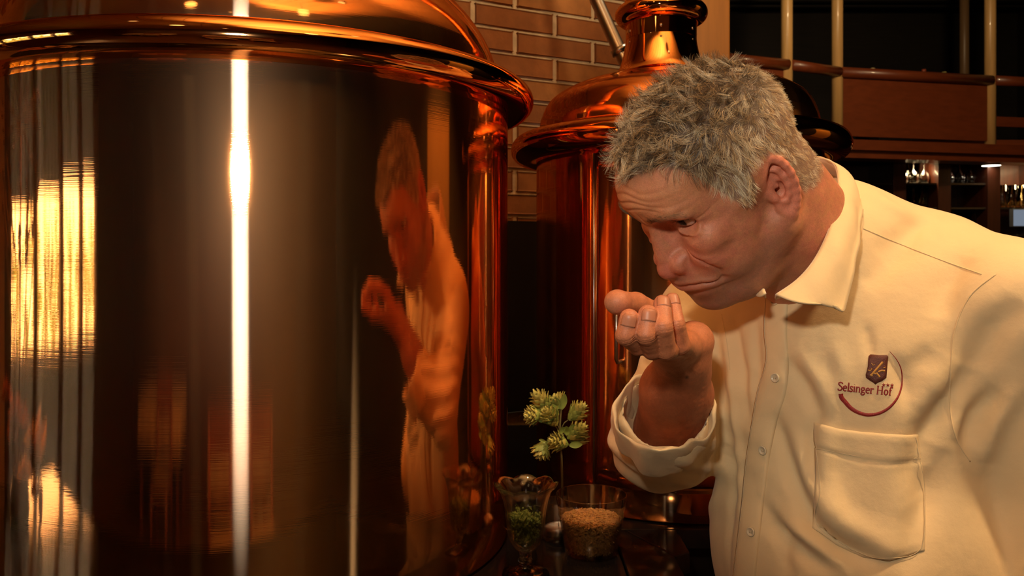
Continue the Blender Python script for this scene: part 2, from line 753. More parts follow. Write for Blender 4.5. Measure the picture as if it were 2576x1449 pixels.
m_floor = wood_mat('floor_boards', (.10, .045, .018), .35, coat=.3, axis='Y')
m_ceil_dark = wood_mat('dark_ceiling_slat', (.020, .012, .008), .6, axis='X')
m_ceil = wood_mat('warm_ceiling_board', (.70, .40, .16), .5, axis='X', contrast=.12)
m_plaster = mat('ochre_plaster', (.62, .36, .12), .8, bump=.2, bscale=120, var=.06)
m_darkwall = wood_mat('dark_panelling', (.13, .045, .018), .5, axis='Z')
m_mortar = mat('mortar', (.66, .50, .32), .9, bump=.8, bscale=220, var=.15, vscale=40)
m_redwood = wood_mat('red_brown_wood', (.150, .030, .008), .38, coat=.2, axis='X', contrast=.14)
m_post = wood_mat('pale_beech', (.56, .32, .12), .4, coat=.2, axis='Z', contrast=.12)
m_steel = mat('brushed_steel', (.45, .43, .41), .28, metal=1.0)
m_black = mat('black_stone', (.010, .008, .007), .10, coat=.3, var=.3, vscale=30)
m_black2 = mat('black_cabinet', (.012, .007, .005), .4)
m_copper_big = copper_mat('brushed_copper', (.84, .33, .10), .038, .22, .12, .016)
m_copper = copper_mat('polished_copper', (.90, .42, .15), .045)
m_copper2 = copper_mat('smooth_copper', (.86, .34, .105), .050, .15, .10, .03)
m_glass = thin_glass_mat('clear_glass')
m_glass_solid = glass_mat('solid_glass')
m_white = mat('white_paint', (.6, .55, .48), .6)


def struct(o):
    o['kind'] = 'structure'
    return o


def plane_box(name, lo, hi, m):
    return struct(MB().box(lo, hi).build(name, m, None, smooth=False, origin=((lo[0] + hi[0]) / 2, (lo[1] + hi[1]) / 2, lo[2])))


X0, X1, Y0, Y1 = -3.2, 4.6, -3.6, 7.6
plane_box('floor', (X0 - .1, Y0 - .1, FLOOR - .1), (X1 + .1, Y1 + .1, FLOOR), m_floor)
plane_box('ceiling', (X0 - .1, Y0 - .1, CEIL), (X1 + .1, Y1 + .1, CEIL + .1), m_ceil_dark)
plane_box('wall_right', (X1, Y0, FLOOR), (X1 + .1, Y1, CEIL), m_ceil_dark)
plane_box('wall_rear', (X0 - .15, Y0 - .1, FLOOR), (X1 + .1, Y0, CEIL), m_darkwall)
plane_box('wall_back', (X0 - .15, Y1, FLOOR), (X1 + .1, Y1 + .1, CEIL), m_ceil_dark)
# window wall on the left: y from WY0 to WY1, z from WZ0 to WZ1 is open
WY0, WY1, WZ0, WZ1 = -1.75, 0.95, -0.42, 0.86
wl = MB()
wl.box((X0 - .15, Y0, FLOOR), (X0, Y1, WZ0)).box((X0 - .15, Y0, WZ1), (X0, Y1, CEIL))
wl.box((X0 - .15, Y0, WZ0), (X0, WY0, WZ1)).box((X0 - .15, WY1, WZ0), (X0, Y1, WZ1))
struct(wl.build('wall_left', m_darkwall, None, smooth=False, origin=(X0, 2, FLOOR)))
# low board ceiling over the brewing corner: light wood boards
lc = MB().box((X0, Y0, 1.32), (1.15, 2.7, 1.36))
lowc = struct(lc.build('ceiling', m_ceil, None, smooth=False, origin=(0, 0, 1.32)))
bw = .13
k = 0
x = X0 + .01
while x < 1.14:
    o = MB().box((x, Y0 + .02, 1.305), (min(x + bw - .006, 1.15), 2.68, 1.3198)).build('board', m_ceil, lowc, smooth=False)
    x += bw
# faint slats on the dark high ceiling to the right
hc_ = MB().box((1.2, 0.5, CEIL - .06), (X1 - .02, Y1 - .02, CEIL - .051))
for i in range(44):
    y = .6 + i * .155
    o = MB().box((1.25, y, CEIL - .11), (X1 - .05, y + .055, CEIL - .051)).build('slat', m_ceil_dark, bpy.data.objects['ceiling'], smooth=False)

# plastered bay on the right wall, mirrored at the right edge of the big kettle
plane_box('wall_right_bay', (X1 - .10, 1.02, FLOOR), (X1, 2.12, .96), m_plaster)

# window with mullions and a curtain strip
win = empty('window_1', (X0 - .07, (WY0 + WY1) / 2, WZ0))
struct(win)
fr = mat('window_frame_wood', (.10, .045, .02), .5)
mbf = MB()
for (a, b) in ((WZ0, WZ0 + .05), (WZ1 - .05, WZ1)):
    mbf.box((X0 - .12, WY0, a), (X0 - .02, WY1, b))
for (a, b) in ((WY0, WY0 + .05), (WY1 - .05, WY1)):
    mbf.box((X0 - .12, a, WZ0 + .05), (X0 - .02, b, WZ1 - .05))
mbf.build('window_frame', fr, win, smooth=False)
for y in (-1.18, -0.55, 0.20):
    MB().box((X0 - .12, y - .045, WZ0 + .05), (X0 - .02, y + .045, WZ1 - .05)).build('mullion', fr, win, smooth=False)
for z in (-.02, .36):
    MB().box((X0 - .10, WY0 + .05, z - .012), (X0 - .04, WY1 - .05, z + .012)).build('glazing_bar', fr, win, smooth=False)
MB().box((X0 - .075, WY0 + .05, WZ0 + .05), (X0 - .069, WY1 - .05, WZ1 - .05)).build('pane', glass_mat('window_glass', ior=1.0), win, smooth=False)
MB().box((X0 - .02, WY0 - .05, WZ0 - .03), (X0 + .12, WY1 + .05, WZ0)).build('window_sill', fr, win, smooth=False)
# gathered sheer curtain over the upper half, tinted by its cloth
cur_m, nt_, b_ = new_mat('sheer_curtain')
b_.inputs['Base Color'].default_value = (.55, .42, .36, 1)
b_.inputs['Roughness'].default_value = .9
b_.inputs['Transmission Weight'].default_value = 0.0
tr_ = N(nt_, 'ShaderNodeBsdfTranslucent')
tr_.inputs['Color'].default_value = (.78, .58, .48, 1)
ms_ = N(nt_, 'ShaderNodeMixShader')
ms_.inputs[0].default_value = .8
nt_.links.new(b_.outputs[0], ms_.inputs[1])
nt_.links.new(tr_.outputs[0], ms_.inputs[2])
nt_.links.new(ms_.outputs[0], nt_.nodes['Material Output'].inputs['Surface'])
for (ya, yb) in ((-1.73, -1.17), (-1.19, -.54), (-.56, .21), (.19, .93)):
    rows = []
    for j in range(6):
        t = j / 5
        row = []
        for i in range(60):
            s = i / 59
            row.append(Vector((X0 + .03 + (.02 if int(ya * 100) % 2 else 0) + .016 * math.sin(s * 52) * (1 - .2 * t), ya + (yb - ya) * s, WZ1 + .02 - t * (.50 + .10 * (ya + 1.7)))))
        rows.append(row)
    cu = sheet('curtain', rows, .0015, cur_m, None)
    tag(cu, 'sheer gathered half curtain in the %s' % {-1.73: 'window bay farthest from the kettles', -1.19: 'second farthest window bay from the kettles', -.56: 'second nearest window bay to the kettles', .19: 'window bay nearest the kettles'}[ya],
        'curtain', 'half curtains in the left window')
# garden outside: hedge and ground
m_leafs = mat('hedge_leaf', (.26, .30, .05), .7, var=.6, vscale=6)
m_grass = mat('lawn', (.20, .24, .06), .9, var=.3)
struct(MB().box((-16, -12, FLOOR - .3), (X0 - .6, 10, FLOOR - .25)).build('lawn', m_grass, None, smooth=False))
hedge = MB()
g_ = np.random.default_rng(77)
for i in range(2200):
    c = Vector((-9.0 + g_.normal(0, .35), g_.uniform(-9, 6), g_.uniform(FLOOR - .2, .35 + .25 * math.sin(i))))
    a, b, d_ = g_.uniform(.10, .24), g_.uniform(0, 6.28), g_.uniform(-1, 1)
    u = Vector((math.cos(b), math.sin(b), d_)).normalized() * a
    w = u.cross(Vector((g_.normal(), g_.normal(), g_.normal()))).normalized() * a * .5
    hedge.add([c - u, c + w, c + u, c - w], [(0, 1, 2, 3)])
hd = hedge.build('hedge', m_leafs, None, smooth=False)
tag(hd, 'leafy green hedge in the garden outside the window', 'hedge', kind='stuff')

# ------------------------------------------------------------------ brick wall behind the kettles
WD = Vector((.886, .463, 0))                       # along the wall, to the right
WN = Vector((.463, -.886, 0))                      # towards the room
W0 = P(1300, 650, 2.26)
W0.z = 0


def wall_pt(s, out, z):
    p = W0 + WD * s + WN * out
    return Vector((p.x, p.y, z))


def oriented_box(mb, s0, s1, z0, z1, d0, d1, bev=0.004):
    """box in the wall's frame"""
    bm = bmesh.new()
    bmesh.ops.create_cube(bm, size=1.0)
    for v in bm.verts:
        v.co = wall_pt(s0 + (v.co.x + .5) * (s1 - s0), d0 + (v.co.y + .5) * (d1 - d0), z0 + (v.co.z + .5) * (z1 - z0))
    if bev:
        bmesh.ops.bevel(bm, geom=list(bm.edges), offset=bev, segments=1, affect='EDGES')
    bm.verts.index_update()
    mb.add([tuple(v.co) for v in bm.verts], [tuple(v.index for v in f.verts) for f in bm.faces])
    bm.free()
    return mb


mbw = MB()
oriented_box(mbw, -2.6, .62, FLOOR, CEIL, -.15, 0, 0)
brick_wall = struct(mbw.build('wall_brick', m_mortar, None, smooth=False, origin=wall_pt(0, 0, FLOOR)))
brick_mats = []
for i, c in enumerate([(.34, .125, .034), (.31, .105, .028), (.38, .150, .042), (.28, .095, .026)]):
    brick_mats.append(mat('brick_clay', c, .85, bump=.8, bscale=90, var=.16, vscale=22))
g_ = np.random.default_rng(9)
CH = .0625
zc0 = (CY - 21) / F * 2.26                       # a bed joint through this height
for r_ in range(-18, 12):
    z = zc0 + r_ * CH
    if z > 1.25 or z < .045:
        continue
    shift = .125 if r_ % 2 else 0.0
    s = -1.74 + shift - .015
    while s < .60:
        L = .238
        mb = MB()
        pj = g_.uniform(0, .003)
        oriented_box(mb, s + .005, min(s + L, .615), z + .0055, z + CH - .0055, -.01, .0045 + pj, .0030)
        mb.build('brick', brick_mats[g_.integers(0, 4)], brick_wall, smooth=False)
        s += .250

# ------------------------------------------------------------------ mezzanine, gallery posts and rail
POSTS = [(1812, 4.19), (1979, 4.33), (2106, 4.50), (2491, 4.71), (2640, 4.79)]
RAIL_Z = 1.0


def floor_xy(px, y):
    return Vector(((px - CX) / F * y, y, 0))


mez = struct(MB().build('gallery_deck', None) if False else MB().box((1.05, 4.72, .615), (X1, Y1, .67)).build('floor_2', m_redwood, None, smooth=False, origin=(2, 5, .55)))
pp_ = [floor_xy(*a) for a in POSTS]
# fascia beam under the panels
for i in range(2, 4):
    a, b = pp_[i], pp_[i + 1]
    d_ = (b - a).normalized()
    n_ = Vector((d_.y, -d_.x, 0))
    for (z0, z1, o0, o1, nm, mt) in ((.545, .585, .0, .14, 'trim_1', m_redwood), (.585, .640, .03, .12, 'trim_2', m_redwood)):
        vs = [a + n_ * o0, b + n_ * o0, b - n_ * o1, a - n_ * o1]
        vs = [Vector((v.x, v.y, z0)) for v in vs] + [Vector((v.x, v.y, z1)) for v in vs]
        struct(MB().add(vs, [(0, 1, 2, 3), (4, 5, 6, 7), (0, 1, 5, 4), (1, 2, 6, 5), (2, 3, 7, 6), (3, 0, 4, 7)]).build(nm, mt, None, smooth=False))
rail = empty('gallery_railing', (pp_[2].x, pp_[2].y, .64), 'red brown gallery railing with round beech posts above the bar', 'railing')
for i, a in enumerate(pp_):
    r_ = .030
    MB().tube([(a.x, a.y, .59 if i >= 2 else .45), (a.x, a.y, CEIL - .12)], r_, 20).build('post', m_post, rail)
for i in range(4):
    a, b = pp_[i], pp_[i + 1]
    d_ = (b - a).normalized()
    n_ = Vector((d_.y, -d_.x, 0))
    A = Vector((a.x, a.y, RAIL_Z)) + n_ * .02 + d_ * .01
    B = Vector((b.x, b.y, RAIL_Z)) + n_ * .02 - d_ * .01
    MB().tube([A, B], .028, 16).build('handrail', m_redwood, rail)
    if i in (0, 2):
        zz = .66 if i == 2 else .50
        vs = []
        for p, zb in ((a, 0), (b, 0)):
            for o_ in (-.010, .010):
                for z in (zz, RAIL_Z - .02):
                    vs.append(Vector((p.x, p.y, z)) + n_ * o_)
        MB().add(vs, [(0, 1, 3, 2), (4, 6, 7, 5), (0, 4, 5, 1), (2, 3, 7, 6), (1, 5, 7, 3), (0, 2, 6, 4)]).build('panel', m_redwood, rail, smooth=False)
    if i == 3:
        for z in (.86, .72):
            pass
        vs = []
        for p in (a, b):
            for o_ in (-.010, .010):
                for z in (.745, .80):
                    vs.append(Vector((p.x, p.y, z)) + n_ * o_)
        MB().add(vs, [(0, 1, 3, 2), (4, 6, 7, 5), (0, 4, 5, 1), (2, 3, 7, 6), (1, 5, 7, 3), (0, 2, 6, 4)]).build('panel', m_redwood, rail, smooth=False)
# supporting posts under the gallery, a thinner far one above it
a = floor_xy(2046, 4.80)
tag(MB().tube([(a.x, a.y, FLOOR), (a.x, a.y, .6145)], .030, 20).build('support_post', m_post, None, origin=(a.x, a.y, FLOOR)), 'round beech post under the gallery just left of the shirt collar', 'post')
a = floor_xy(2426, 5.6)
tag(MB().tube([(a.x, a.y, .67), (a.x, a.y, CEIL)], .030, 20).build('support_post', mat('dark_beech', (.20, .11, .05), .4), None, origin=(a.x, a.y, .67)), 'darker far post standing behind the gallery panel, left of the right post', 'post')
a = floor_xy(2076, 4.85)
tag(MB().tube([(a.x, a.y, FLOOR), (a.x, a.y, .6145)], .010, 12).build('metal_rod', m_steel, None, origin=(a.x, a.y, FLOOR)), 'thin metal rod standing just right of the beech support post', 'rod')
# small bottles / caps peeping over the handrail
for px, h_, r_, c_, lb in ((2166, .050, .020, (.16, .03, .01), 'small red pot peeping over the handrail, leftmost'), (2195, .062, .012, (.55, .42, .22), 'pale candle end peeping over the handrail, second from the left'),
                           (2324, .055, .011, (.30, .06, .03), 'slim reddish bottle neck peeping over the middle of the handrail'), (2375, .040, .012, (.34, .28, .10), 'short brass cap peeping over the handrail, rightmost')):
    a = floor_xy(px, 4.86)
    base = .67
    mb = MB().lathe([(0, 0), (.030, 0), (.032, .02), (.032, .20), (.026, .25), (r_, .29), (r_, .36 + h_), (r_ * 1.1, .362 + h_), (r_ * 1.1, .375 + h_), (0, .375 + h_)], c=(a.x, a.y, base), n=20)
    tag(mb.build('bottle', mat('pot', c_, .3), None, origin=(a.x, a.y, base)), lb, 'bottle')

# ochre wooden pillar behind the copper neck
a0, a1 = floor_xy(1700, 2.95), floor_xy(1836, 2.95)
pil = MB().box((a0.x, 2.95, FLOOR), (a1.x, 3.20, CEIL), .004).build('wood_pillar', wood_mat('honey_wood', (.58, .21, .030), .45, coat=.2, axis='Z', contrast=.10), None, smooth=False, origin=(a0.x, 3.0, FLOOR))
tag(pil, 'square honey-coloured wooden pillar behind the copper kettle neck', 'pillar')
# grey metal pipe
pm = MB().tube([P(1398, -330, 2.03), P(1478, -90, 1.93), P(1500, 0, 1.90), P(1560, 130, 1.86), P(1592, 195, 1.84), P(1620, 260, 1.83)], .0150, 18)
pm.tube([P(1560, 130, 1.86) + Vector((-.004, 0, .008)), P(1562, 134, 1.86)], .020, 18)
pp = pm.build('steam_pipe', m_steel, None)
tag(pp, 'slanting grey metal pipe in front of the brick wall', 'pipe')

# ------------------------------------------------------------------ counter
def slab(name_mat, poly, z0, z1, parent, nm='slab'):
    n = len(poly)
    bm = bmesh.new()
    vb = [bm.verts.new((x, y, z0)) for x, y in poly]
    vt = [bm.verts.new((x, y, z1)) for x, y in poly]
    bm.faces.new(vb[::-1])
    bm.faces.new(vt)
    for i in range(n):
        bm.faces.new((vb[i], vb[(i + 1) % n], vt[(i + 1) % n], vt[i]))
    bmesh.ops.bevel(bm, geom=list(bm.edges), offset=.0015, segments=1, affect='EDGES')
    bm.verts.index_update()
    mb = MB().add([tuple(v.co) for v in bm.verts], [tuple(v.index for v in f.verts) for f in bm.faces])
    bm.free()
    return mb.build(nm, name_mat, parent, smooth=False)


counter = empty('counter', (-.2, 1.3, FLOOR), 'black polished stone counter carrying the copper kettles and glasses', 'counter')
slab(m_black, [(-1.25, .58), (.150, .58), (.150, 1.2680), (-1.25, 1.2680)], TABLE - .03, TABLE, counter)
slab(m_black, [(.1520, .72), (.225, .80), (.225, 1.155), (.1700, 1.2675), (.1520, 1.2675)], TABLE - .03, TABLE, counter)
slab(m_black, [(.227, 1.156), (.250, 1.17), (.250, 1.2678), (.1728, 1.2678)], TABLE - .03, TABLE, counter)
slab(m_black, [(-1.25, 1.2700), (.62, 1.2700), (.85, 1.50), (.85, 2.10), (-.30, 2.05), (-1.25, 1.56)], TABLE - .03, TABLE, counter)
slab(m_black2, [(-1.2, .66), (.08, .66), (.14, .9), (.14, 1.30), (.50, 1.40), (.78, 1.60), (.78, 2.05), (-.30, 2.0), (-1.2, 1.53)], FLOOR + .001, TABLE - .031, counter, 'cabinet')

# added black panel behind the kettles, standing in for the shade there
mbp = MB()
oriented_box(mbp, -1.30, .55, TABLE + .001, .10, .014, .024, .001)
tag(mbp.build('shade_panel', m_black2, None, smooth=False, origin=wall_pt(-.4, .02, TABLE)), 'added black panel standing in for shade on the brick wall behind both kettles', 'shade panel')

# ------------------------------------------------------------------ kettles
def kettle(name, C, body_prof, rim_prof, dome_prof, label, mats, n=160):
    root = empty(name, (C[0], C[1], TABLE), label, 'brewing kettle')
    MB().lathe(body_prof, c=(C[0], C[1], 0), n=n).build('body', mats[0], root, weld=True, auto=50)
    MB().lathe(rim_prof, c=(C[0], C[1], 0), n=n, closed=True).build('rim', mats[1], root, auto=60)
    MB().lathe(dome_prof, c=(C[0], C[1], 0), n=n).build('dome', mats[2], root, auto=60)
    return root


def arc(cx_, cz, r, a0, a1, n, rz=None):
    rz = rz or r
    return [(cx_ + r * math.cos(math.radians(a0 + (a1 - a0) * i / (n - 1))), cz + rz * math.sin(math.radians(a0 + (a1 - a0) * i / (n - 1)))) for i in range(n)]


def smooth_prof(pts, n):
    return [(v.x, v.y) for v in spline([Vector((a, b, 0)) for a, b in pts], n)]


C1 = (-.3790, 1.2600)
R1b, H1 = .3726, .2165
z1 = TABLE + .0006
body1 = [(0, z1), (R1b - .004, z1), (R1b, z1 + .004)] + [(R1b, z1 + .004 + (H1 - z1 - .004) * i / 12) for i in range(1, 13)] + [(R1b - .012, H1 + .004), (0, H1 + .004)]
rim1 = arc(.391, .2340, .0205, -90, 90, 22) + [(.372, .2570), (.356, .2590), (.350, .2570), (.350, .2170), (.372, .2136)]
dome1 = smooth_prof([(.356, .2560), (.3570, .268), (.352, .294), (.338, .325), (.312, .360), (.270, .398), (.215, .432), (.150, .455), (.080, .468)], 60) + [(.070, .470), (.062, .480), (.056, .51), (.055, .60)]
k1 = kettle('copper_kettle', C1, body1, rim1, dome1, 'large polished copper brewing kettle with domed lid filling the left side', (m_copper_big, m_copper, m_copper2))
# chimney pipe of the big kettle up to the ceiling
MB().lathe([(.055, .60), (.055, 1.3045), (.052, 1.3045), (.052, .60)], c=(C1[0], C1[1], 0), n=48).build('flue', m_copper, k1)
MB().lathe(arc(.062, .62, .020, 0, 360, 17)[:-1], c=(C1[0], C1[1], 0), n=48, closed=True).build('collar_ring', m_copper, k1)

C2 = (.3020, 1.5410)
R2b, H2 = .2567, .1790
body2 = [(0, z1), (R2b - .004, z1), (R2b, z1 + .004)] + [(R2b, z1 + .004 + (H2 - z1 - .004) * i / 12) for i in range(1, 13)] + [(R2b - .010, H2 + .004), (0, H2 + .004)]
rim2 = arc(.280, .1985, .0240, -90, 90, 22, .0245) + [(.262, .2240), (.250, .2250), (.246, .2230), (.246, .1780), (.258, .1745)]
dome2 = smooth_prof([(.2500, .2220), (.2515, .232), (.248, .256), (.231, .288), (.190, .312), (.140, .324), (.085, .331)], 50)
k2 = kettle('copper_kettle', C2, body2, rim2, dome2, 'smaller copper brewing kettle behind the man with a necked dome and steel door handle', (m_copper2, m_copper, m_copper2))
# neck, slightly off the axis
NC = (.2730, 1.5300)
neck = smooth_prof([(.100, .3285), (.086, .334), (.076, .348), (.068, .375), (.0635, .402), (.0625, .428)], 30)
MB().lathe(neck, c=(NC[0], NC[1], 0), n=72).build('neck', m_copper, k2, auto=60)
MB().lathe([(.0628, .3985), (.0642, .3990), (.0642, .4285), (.0628, .4290)], c=(NC[0], NC[1], 0), n=72, closed=True).build('neck_band', m_copper, k2, auto=40)
MB().lathe(arc(.0640, .4460, .0200, 0, 360, 25, .0185)[:-1], c=(NC[0], NC[1], 0), n=72, closed=True).build('neck_ring', m_copper, k2)
MB().lathe([(.058, .4600), (.0665, .4660), (.0665, .4700), (.060, .4740), (.058, .52), (.057, .70), (.055, 1.3045)], c=(NC[0], NC[1], 0), n=72).build('flue', m_copper, k2, auto=40)
for (zz, r_) in ((.4105, .0030), (.3905, .0024)):
    # rivets on the neck band, all round
    for j in range(6):
        a = math.radians(-100 + 60 * j)
        rr = .0642 if zz > .40 else .0640
        d_ = Vector((math.cos(a), math.sin(a), 0))
        c = Vector((NC[0], NC[1], zz)) + d_ * (rr + .0006)
        q = d_.to_track_quat('Z', 'Y').to_matrix()
        t = MB().lathe([(0, .0014), (r_ * .6, .0011), (r_, 0), (r_, -.001), (0, -.001)], n=14)
        mesh_obj('rivet', [q @ Vector(v) + c for v in t.v], t.f, m_steel, k2)


def on_kettle(C, R, ang, z, out=0.0):
    return Vector((C[0] + (R + out) * math.cos(ang), C[1] + (R + out) * math.sin(ang), z))


def kettle_angle(C, R, px):
    """angle on the kettle's near side seen at pixel column px"""
    k = (px - CX) / F
    # solve |t(k,1) - C| = R
    a = k * k + 1
    b = -2 * (k * C[0] + C[1])
    c = C[0] ** 2 + C[1] ** 2 - R * R
    t = (-b - math.sqrt(max(0, b * b - 4 * a * c))) / (2 * a)
    return math.atan2(t - C[1], k * t - C[0])


# door of the small kettle: curved sheet with steel edge strips and a handle
aL, aR = kettle_angle(C2, R2b, 1497), math.radians(-52)
rows = []
for j in range(20):
    z = TABLE + .050 + (H2 - .010 - TABLE - .050) * j / 19
    rows.append([on_kettle(C2, R2b, aL + (aR - aL) * i / 40, z, .0022) for i in range(41)])
door = sheet('door', rows, .0020, m_copper2, k2)
strip = [on_kettle(C2, R2b, aL, TABLE + .050, .0035), on_kettle(C2, R2b, aL, H2 - .010, .0035)]
MB().tube(strip, .0016, 8).build('edge_strip', m_steel, door)
strip = [on_kettle(C2, R2b, aR, TABLE + .050, .0035), on_kettle(C2, R2b, aR, H2 - .010, .0035)]
MB().tube(strip, .0016, 8).build('edge_strip', m_steel, door)
ah = kettle_angle(C2, R2b + .02, 1551)
y_h = on_kettle(C2, R2b, ah, 0, .02).y
zt, zb_ = (CY - 785) / F * y_h, (CY - 912) / F * y_h
hp = [on_kettle(C2, R2b, ah, zt, .002), on_kettle(C2, R2b, ah, zt, .016), on_kettle(C2, R2b, ah, zt - .005, .021), on_kettle(C2, R2b, ah, zb_ + .005, .021), on_kettle(C2, R2b, ah, zb_, .016), on_kettle(C2, R2b, ah, zb_, .002)]
MB().tube(hp, .0032, 12).build('door_handle', m_steel, door)


# ------------------------------------------------------------------ the man: head sculpted in its own frame (x forward, y left, z up; millimetres)
def rot_zyx(rx, ry, rz):
    return np.array(Matrix.Rotation(rz, 3, 'Z') @ Matrix.Rotation(ry, 3, 'Y') @ Matrix.Rotation(rx, 3, 'X'))


HR = rot_zyx(math.radians(-18), math.radians(48), math.radians(192))
HT = np.array([0.2304, 0.9144, 0.0852])
HS = 1.0


def head_to_world(V):
    return (V * 0.001 * HS) @ HR.T + HT


def world_to_head(V):
    return ((np.asarray(V) - HT) @ HR) / (0.001 * HS)


EAR_Y = 73.0
ear_c = np.array([-7.0, EAR_Y, -8.0])
fl = math.radians(24)
ear_u = np.array([-math.cos(fl), math.sin(fl), -0.10])
ear_u /= np.linalg.norm(ear_u)
ear_v = np.array([-0.50, 0.17, 1.0])
ear_v -= ear_u * ear_v.dot(ear_u)
ear_v /= np.linalg.norm(ear_v)
ear_n = np.cross(ear_v, ear_u)
if ear_n[1] < 0:
    ear_n = -ear_n


def ear_pt(u, v, n=0.0):
    return ear_c + ear_u * u * 0.78 + ear_v * v * 1.10 + ear_n * n


def build_head(h=1.25):
    neck_b = world_to_head([0.400, 1.035, 0.000])
    neck_c = world_to_head([0.345, 1.000, 0.020])
    Fd = Field((-122, -108, -190), (150, 108, 142), h, sym=True)
    A = Fd.ell
    # skull
    A((-5, 0, 43), (88, 73, 70), 20)
    A((36, 0, 52), (52, 58, 54), 14)
    A((54, 0, 60), (42, 50, 32), 12)
    # face volume
    A((36, 0, -12), (46, 58, 56), 16)
    A((26, 0, -50), (49, 52, 40), 16)
    Fd.cone((2, 50, -50), (54, 22, -80), 16, 17, 20)          # jaw line, fleshy
    A((88, 0, -84), (17, 21, 16), 14)                        # chin
    A((42, 0, -82), (46, 44, 24), 22)                        # flesh under the chin
    A((54, 33, -44), (23, 19, 25), 18)                       # jowl
    # brow
    A((80, 24, 50), (13, 22, 8), 10)
    A((62, 43, 46), (13, 12, 10), 12)
    A((88, 0, 47), (8, 14, 12), 10)
    # cheek bone and cheek
    A((66, 42, 0), (18, 15, 13), 14)
    A((72, 32, -20), (18, 18, 18), 14)
    # eye socket
    A((91, 35, 28), (17, 17, 11.5), 12, 'sub')
    A((96, 17, 22), (12, 7, 12), 9, 'sub')
    # lids around the eye ball
    A((69, 35, 31), (14.6, 16.2, 14.8), 5)
    A((73, 38, 42.5), (13.0, 17, 6.5), 5)                      # hooded upper lid
    A((77, 36, 18.5), (10, 15, 4.6), 6)                      # bag under the eye
    # nose
    Fd.cone((88, 0, 30), (105, 0, -8), 7.0, 8.5, 8)
    Fd.cone((80, 0, 14), (94, 0, -16), 11.0, 13.5, 8)
    A((108, 0, -20), (14.0, 12.5, 12.0), 5)
    A((113, 0, -21), (9, 9.5, 9), 4)
    A((99, 15.5, -17), (13, 8.5, 10.0), 7)                   # wing
    # muzzle
    A((80, 0, -46), (27, 36, 25), 16)
    A((86, 0, -66), (20, 28, 16), 12)
    Fd.chain([(104, 0, -40), (99, 20, -37), (88, 38, -45)], [4.4, 4.2, 2.6], 4)
    Fd.chain([(103, 0, -52), (98, 20, -48), (87, 37, -51)], [5.0, 4.8, 2.6], 4)
    # nostril
    A((104, 7.6, -30), (5.4, 3.2, 4.0), 2, 'sub')
    # eye opening
    A((87, 40.5, 28.0), (17, 19.5, 12.0), 1.5, 'sub', R=np.array([[1, 0, 0], [0, .985, -.17], [0, .17, .985]]))
    A((69, 34, 30), (12.6, 12.6, 12.6), 0.6, 'sub')
    A((69, 34, 30), (11.0, 11.0, 11.0), 0.0)
    # temple
    A((52, 78, 48), (26, 12, 24), 18, 'sub')
    # neck
    Fd.cone((-24, 0, -8), neck_c, 55, 57, 26)
    Fd.cone(neck_c, neck_b, 56, 42, 20)
    Fd.cone((0, 0, -70), neck_c + np.array([10, 0, -14]), 44, 50, 30)
    # ear
    A(ear_pt(7, 4, -9), (13, 8, 25), 6)
    Rr = np.stack([ear_u, ear_n, ear_v])
    A(ear_pt(7, 6, 0), (18, 3.4, 30), 3, R=Rr)
    A(ear_pt(1, -20, 0), (9, 3.8, 12), 4, R=Rr)
    A(ear_pt(1, -29, 2.5), (7.5, 4.2, 8.5), 3, R=Rr)
    A(ear_pt(7, 14, 5), (11.0, 4.6, 17), 2.5, 'sub', R=Rr)
    A(ear_pt(3, -2, 2), (9, 7.5, 11), 2.5, 'sub', R=Rr)
    A(ear_pt(-3, -4, -4), (3.6, 7, 4), 2.5, 'sub', R=Rr)
    hel = [(3, 3), (-6, 9), (-9, 19), (-7, 28), (-1, 34), (6, 36.5), (13, 34.5), (19, 29), (23, 21), (25, 11), (24.5, 1), (22, -9), (17, -17), (11, -24), (3, -29), (-4, -27), (-7, -19)]
    hr = [2.4, 3.2, 3.6, 3.8, 4.0, 4.1, 4.1, 4.0, 3.8, 3.6, 3.4, 3.4, 3.8, 4.6, 5.0, 4.4, 3.2]
    hn = [-1, 1, 2, 2.8, 3.4, 4, 4.4, 4.8, 5, 5, 4.7, 4.2, 3.5, 2.6, 1.8, 1, 0]
    Fd.chain([ear_pt(u, v, n) for (u, v), n in zip(hel, hn)], hr, 2.5)
    ant = [(2, 24), (11, 20), (15, 10), (15, 0), (11, -9), (4, -14), (-1, -12)]
    Fd.chain([ear_pt(u, v, 2.2) for u, v in ant], [2.2, 2.6, 2.9, 3.1, 3.0, 2.8, 2.6], 3)
    Fd.chain([ear_pt(-8, 3, 0), ear_pt(-6, -6, 1.5)], [3.6, 3.8], 4)
    V, Q = Fd.mesh()
    V, Q = drop_small(V, Q)
    V = relax(V, Q, 2, 0.45)
    return V, Q


def scalp_mask(V):
    """0..1: where hair grows (head frame, mm)"""
    x, y, z = V[:, 0], np.abs(V[:, 1]), V[:, 2]
    # hair line height as a function of x
    xs = np.array([-120, -70, -45, -33, -29, -20, 10, 13, 24, 33, 44, 52, 60, 72, 92, 110])
    zs = np.array([-55, -56, -48, -40, 0, 38, 42, 12, 5, 14, 60, 82, 95, 98, 90, 80])
    line = np.interp(x, xs, zs)
    line = line + 2.0 * vnoise(V * 0.15, 9)
    m = 1 / (1 + np.exp(-(z - line) / 2.5))
    # keep off the ears
    Ve = np.stack([x, y, z], 1) - ear_c
    eu, ev, en = Ve @ ear_u, Ve @ ear_v, Ve @ ear_n
    near = (((eu - 7) / 20) ** 2 + ((ev - 3) / 39) ** 2 < 1) & (en > np.interp(eu, [-14, -4, 4, 30], [1, -2, -6, -9]))
    return np.where(near, 0, m)


